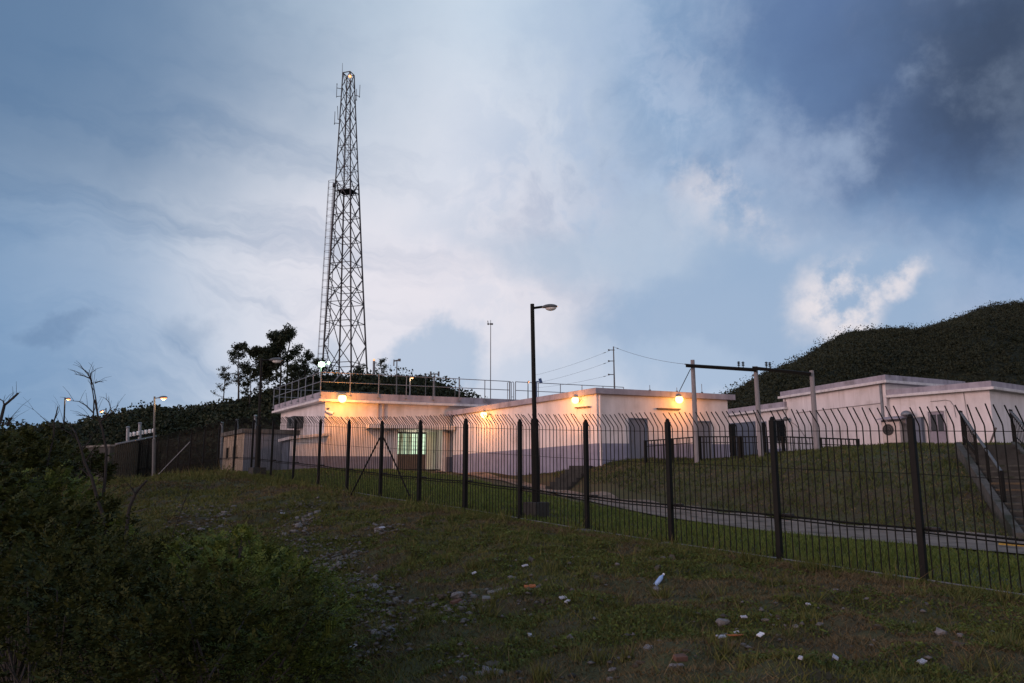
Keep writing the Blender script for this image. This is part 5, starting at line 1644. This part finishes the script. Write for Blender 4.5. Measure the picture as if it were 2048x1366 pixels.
put('dry_grass', keepm & dry & (RNG.random(len(X)) < .8), 'brown dry grass and straw on the slope outside the fence', 'dry grass', 'straw', .015, .065, .005, .0009, 1.1)
tuft = np.array([mnoise.noise(Vector((x * 2.3, y * 2.3, 31))) + .5 * mnoise.noise(Vector((x * 6, y * 6, 2))) for x, y in zip(X, Y)])
put('tall_weeds', (tuft > .50) & (RNG.random(len(X)) < .55), 'taller weed tufts standing on the slope outside the fence', 'grass', 'weed_blade', .07, .20, .007, .0010, .5)
put('fence_weeds', (od < .45) & (RNG.random(len(X)) < .35) & (tuft > -.1), 'long grass growing against the fence foot', 'grass', 'lawn_blade', .03, .085, .006, .0010, .5)
put('dead_stalks', (tuft > .30) & (RNG.random(len(X)) < .012), 'thin pale dead stalks sticking up on the slope', 'grass', 'straw', .12, .30, .006, .0008, .6)
k = (RNG.random(len(X)) < .35) & (Y < 22) & (n1_ > -.12) & ~bare
B = np.stack([X, Y, Z + .012], 1)[k]
V, F = leaf_geo(B + np.abs(RNG.normal(0, .022, B.shape)) * [0, 0, 1], RNG.uniform(.015, .045, len(B)) * (.7 + B[:, 1] * .04), .7, up=.5)
tag(np_mesh('ground_cover', V, F, 'bush_leaf'), 'small leaved creeping weeds on the slope', 'ground cover', kind='stuff')

# ------------------------------------------------------------------ rubble and litter
def rock(mb, c, r, flat=.5, seed=0, rot=None):
    """faceted broken stone"""
    c = Vector(c); i0 = len(mb.v); seg, rings = 7, 4
    off = seed * 1.37
    R = rot or rot_to((random.gauss(0, .3), random.gauss(0, .3), 1))
    for j in range(rings + 1):
        t = -math.pi / 2 + math.pi * j / rings
        for k in range(seg):
            a = 2 * math.pi * k / seg + off
            p = Vector((math.cos(t) * math.cos(a), math.cos(t) * math.sin(a), math.sin(t)))
            f = .78 + .5 * mnoise.noise(p * 1.5 + Vector((off, off, 0)))
            p = p * f
            p = Vector((max(-.8, min(.8, p.x)), max(-.62, min(.62, p.y)), max(-.7, min(.62, p.z)) * flat))
            mb.v.append(c + R @ (p * r))
    for j in range(rings):
        for k in range(seg):
            l = (k + 1) % seg; a = i0 + j * seg
            mb.f.append([a + k, a + l, a + seg + l, a + seg + k]); mb.m.append(0)
STONE_ZONES = [((340, 1010), (470, 1110), 34, 1), ((560, 1000), (640, 1090), 30, 1), ((590, 1080), (720, 1185), 60, 1), ((690, 1150), (800, 1250), 26, 1), ((740, 1050), (800, 1075), 6, 1), ((820, 1190), (960, 1250), 24, .5),
               ((690, 1240), (790, 1330), 16, .6), ((860, 1290), (1000, 1366), 8, .3), ((980, 1110), (1160, 1240), 12, .3), ((1180, 1110), (1420, 1220), 8, .1), ((1420, 1220), (1640, 1300), 10, .25), ((1040, 1270), (1250, 1366), 6, .15),
               ((1640, 1180), (1900, 1330), 9, .08), ((1250, 1280), (1600, 1366), 6, .05), ((1900, 1260), (2048, 1366), 3, .05)]
proto = {}
for mname in ('pale_stone', 'brown_stone'):
    proto[mname] = []
    for s in range(6):
        mb = MB(); rock(mb, (0, 0, 0), 1.0, .38 + .08 * s, s + (10 if mname == 'brown_stone' else 0), rot_to((0, 0, 1)))
        me_o = mb.build('rubble_stone', mname, origin=(0, 0, 0)); proto[mname].append(me_o.data)
        bpy.data.objects.remove(me_o)
cnt = 0
for (x0, y0), (x1, y1), n, q_ in STONE_ZONES:
    for i in range(n):
        u = random.random(); w_ = random.random()
        px, py = x0 + (x1 - x0) * u, y0 + (y1 - y0) * max(0, min(1, (1 - u if x1 < 800 else w_) * .7 + w_ * .3))
        p = hit(px, py)
        pale = random.random() < (.8 if px < 1000 else .5)
        o = bpy.data.objects.new('rubble_stone', random.choice(proto['pale_stone' if pale else 'brown_stone']))
        r = random.choice((.028, .034, .04, .048, .055, .075)) * (1.0 if py > 1200 else 1.9)
        o.scale = (r * random.uniform(.8, 1.5), r * random.uniform(.7, 1.1), r * random.uniform(.7, 1.2))
        o.rotation_euler = (random.gauss(0, .25), random.gauss(0, .25), random.uniform(0, 6.28))
        o.location = p + Vector((0, 0, r * .08))
        COL.objects.link(o); cnt += 1
        if pale: tag(o, 'pale grey broken stone lying on the weedy slope outside the fence', 'stone', 'pale rubble stones on the slope')
        else: tag(o, 'brownish broken stone lying on the weedy slope outside the fence', 'stone', 'brown rubble stones on the slope')
# fine chips
C = []
for (x0, y0), (x1, y1), n, q_ in STONE_ZONES:
    a, b = hit(x0, y1), hit(x1, y0); c = hit((x0 + x1) / 2, (y0 + y1) / 2); d = hit(x1, y1); e = hit(x0, y0)
    m_ = int(n * 13 * q_) + 1
    u, w_ = RNG.random((m_, 1)), RNG.random((m_, 1))
    P = np.array(e[:]) * (1 - u) * (1 - w_) + np.array(b[:]) * u * (1 - w_) + np.array(a[:]) * (1 - u) * w_ + np.array(d[:]) * u * w_
    P += RNG.normal(0, .15, P.shape)
    C.append(P)
C = np.concatenate(C); C[:, 2] = ground_z(C[:, 0], C[:, 1]) + .03
s = RNG.uniform(.012, .038, len(C)) * (1 + C[:, 1] * .03)
OCT = np.array([[1, 0, 0], [0, 1, 0], [-1, 0, 0], [0, -1, 0], [0, 0, .55], [0, 0, -.55]], float)
OF = np.array([[0, 1, 4], [1, 2, 4], [2, 3, 4], [3, 0, 4], [1, 0, 5], [2, 1, 5], [3, 2, 5], [0, 3, 5]])
J = RNG.uniform(.55, 1.3, (len(C), 6, 1)); A_ = RNG.uniform(0, 6.28, len(C)); ca, sa = np.cos(A_), np.sin(A_)
V = OCT[None] * J * s[:, None, None]
V = np.stack([V[..., 0] * ca[:, None] * 1.3 - V[..., 1] * sa[:, None], V[..., 0] * sa[:, None] * 1.3 + V[..., 1] * ca[:, None], V[..., 2]], 2) + C[:, None]
F = (OF[None] + (np.arange(len(C)) * 6)[:, None, None]).reshape(-1, 3)
tag(np_mesh('gravel', V.reshape(-1, 3), F, 'gravel_bits'), 'small stone chips scattered through the debris patches', 'gravel', kind='stuff')

def litter(px, py, w, h, m, label, cat, name, rz=0, thick=.012, tilt=(0, 0, 1)):
    p = hit(px, py) + Vector((0, 0, .05))
    mb = MB(); R = rot_to(tilt); n = 5
    ca, sa = math.cos(rz), math.sin(rz)
    top, bot = [], []
    for i in range(n + 1):
        for j in range(n + 1):
            x = (i / n - .5) * w * (1 + .25 * mnoise.noise(Vector((j, px, 0)))); y = (j / n - .5) * h * (1 + .35 * mnoise.noise(Vector((i * 1.3, py, 3))))
            z = .18 * min(w, h) * mnoise.noise(Vector((i * .7 + px, j * .7, py)))
            q = R @ Vector((x * ca - y * sa, x * sa + y * ca, z))
            top.append(p + q); bot.append(p + q - Vector((0, 0, thick)))
    i0 = len(mb.v); mb.v += top + bot; K = (n + 1) * (n + 1)
    for i in range(n):
        for j in range(n):
            a = i0 + i * (n + 1) + j; f = [a, a + n + 1, a + n + 2, a + 1]
            mb.f.append(f); mb.m.append(0); mb.f.append([x + K for x in f][::-1]); mb.m.append(0)
    ring = [i * (n + 1) for i in range(n + 1)] + [n * (n + 1) + j for j in range(1, n + 1)] + [i * (n + 1) + n for i in range(n - 1, -1, -1)] + [j for j in range(n - 1, 0, -1)]
    for a, b in zip(ring, ring[1:] + ring[:1]): mb.f.append([i0 + b, i0 + a, i0 + a + K, i0 + b + K]); mb.m.append(0)
    tag(mb.build(name, m), label, cat)
# crumpled pale blue bottle
p = hit(1318, 1170) + Vector((0, 0, .045))
t = thing('plastic_bottle', 'pale blue plastic bottle lying on the slope', 'bottle', p)
d = Vector((.55, .35, .55)).normalized()
mb = MB(); mb.path([p - d * .10, p - d * .09, p, p + d * .06, p + d * .10, p + d * .115], .034, .034, 10)
v = mb.v
for i in range(10): 
    v[i] = p - d * .10 + (v[i] - (p - d * .10)) * .7
    v[40 + i] = p + d * .10 + (v[40 + i] - (p + d * .10)) * .45
    v[50 + i] = p + d * .115 + (v[50 + i] - (p + d * .115)) * .4
mb.build('body', 'blue_plastic', t, smooth=True)
mb = MB(); mb.tube(p + d * .118, p + d * .14, .016, None, 10); mb.build('cap', 'white_plastic', t)
LT = [(1126, 1203, .15, .09, 'paper', 'crumpled white scrap on the slope beside the concrete slabs', .4), (1135, 1214, .12, .08, 'paper', 'smaller white scrap right below the crumpled one by the slabs', 1.0), (1443, 1283, .17, .07, 'paper', 'long bluish white scrap at the left of the litter group', .3), (1473, 1274, .09, .05, 'white_plastic', 'bright white lid like scrap in the middle of the litter group', 0),
      (1521, 1279, .10, .08, 'white_plastic', 'bright white scrap at the right of the litter group', .6), (1488, 1242, .11, .06, 'paper', 'white scrap above the litter group', .2), (1672, 1327, .11, .08, 'paper', 'white scrap near the bottom edge, right of centre', 1.1), (1845, 1336, .13, .08, 'paper', 'pinkish white scrap at the bottom right', .5), (1617, 1217, .09, .05, 'paper', 'tiny white scrap above the bare brown patch', .1),
      (1602, 1331, .06, .05, 'paper', 'tiny white scrap left of the bottom edge one', .9), (1050, 1138, .17, .07, 'paper', 'pale flat scrap highest on the slope above the slabs', .5), (948, 1152, .13, .08, 'paper', 'pale scrap beside a green weed tuft', .4), (1062, 1280, .12, .10, 'paper', 'speckled pale scrap low on the slope', .5), (762, 1059, .32, .14, 'paper', 'pale scrap high on the left debris slope', .6),
      (565, 1030, .22, .12, 'paper', 'whitish scrap at the top of the left debris streak', .3), (705, 1305, .16, .09, 'paper', 'pale scrap beside the grass stems at the bottom', .8)]
for px, py, w_, h_, m_, lab, rz in LT: litter(px, py, w_ * .62, h_ * .6, m_, lab, 'scrap', 'paper_scrap', rz, .012, (random.gauss(0, .25), -.35, 1))
litter(1060, 1179, .16, .07, 'orange_scrap', 'bright orange scrap beside the concrete slabs', 'scrap', 'plastic_scrap', .3, .015, (0, -.4, 1))
litter(1474, 1281, .20, .03, 'orange_scrap', 'thin orange strip in the litter group', 'scrap', 'plastic_scrap', .05, .012)
# broken slabs and bricks
for px, py, sz, rz, m_, lab, nm, cat in ((995, 1186, (.42, .16, .06), .1, 'concrete', 'upper broken concrete slab of the stacked pair on the slope', 'concrete_slab', 'slab'), (988, 1200, (.46, .18, .06), .02, 'concrete', 'lower broken concrete slab of the stacked pair on the slope', 'concrete_slab', 'slab'), (912, 1210, (.22, .12, .08), .5, 'red_brick', 'reddish broken brick left of the concrete slabs', 'broken_brick', 'brick'),
                              (1360, 1323, (.16, .10, .07), .3, 'red_brick', 'reddish broken brick low on the slope, right of centre', 'broken_brick', 'brick'), (652, 1108, (.14, .09, .07), .7, 'red_brick', 'small red brick piece in the left debris slope', 'broken_brick', 'brick'), (410, 1088, (.30, .14, .09), .3, 'red_brick', 'reddish piece at the foot of the left debris streak', 'broken_brick', 'brick')):
    p = hit(px, py); mb = MB(); R = rot_to((random.gauss(0, .12), -.18, 1))
    from mathutils import Matrix
    sz = tuple(v_ * .72 for v_ in sz); mb.box(p + Vector((0, 0, sz[2] * .25)), sz, rot=R @ Matrix.Rotation(rz, 3, 'Z'))
    for v in mb.v: v += Vector((random.gauss(0, sz[0] * .05), random.gauss(0, sz[1] * .07), 0))
    tag(mb.build(nm, m_, bevel=.008), lab, cat)
for px, py, r, m_, lab in ((972, 1352, .16, 'pale_stone', 'biggest grey stone at the bottom edge, left of centre'), (1024, 1160, .13, 'pale_stone', 'speckled pale boulder above the concrete slabs'), (1882, 1268, .10, 'pale_stone', 'greyish green rounded stone at the right'), (985, 1338, .14, 'brown_stone', 'brown flat stone behind the biggest grey stone'), (1445, 1250, .12, 'pale_stone', 'dark grey elongated stone left of the litter group')):
    p = hit(px, py); mb = MB(); rock(mb, p + Vector((0, 0, r * .05)), r * .85, .7, px); tag(mb.build('boulder', m_), lab, 'stone')
print('stones', cnt, 'objects', len(bpy.data.objects))
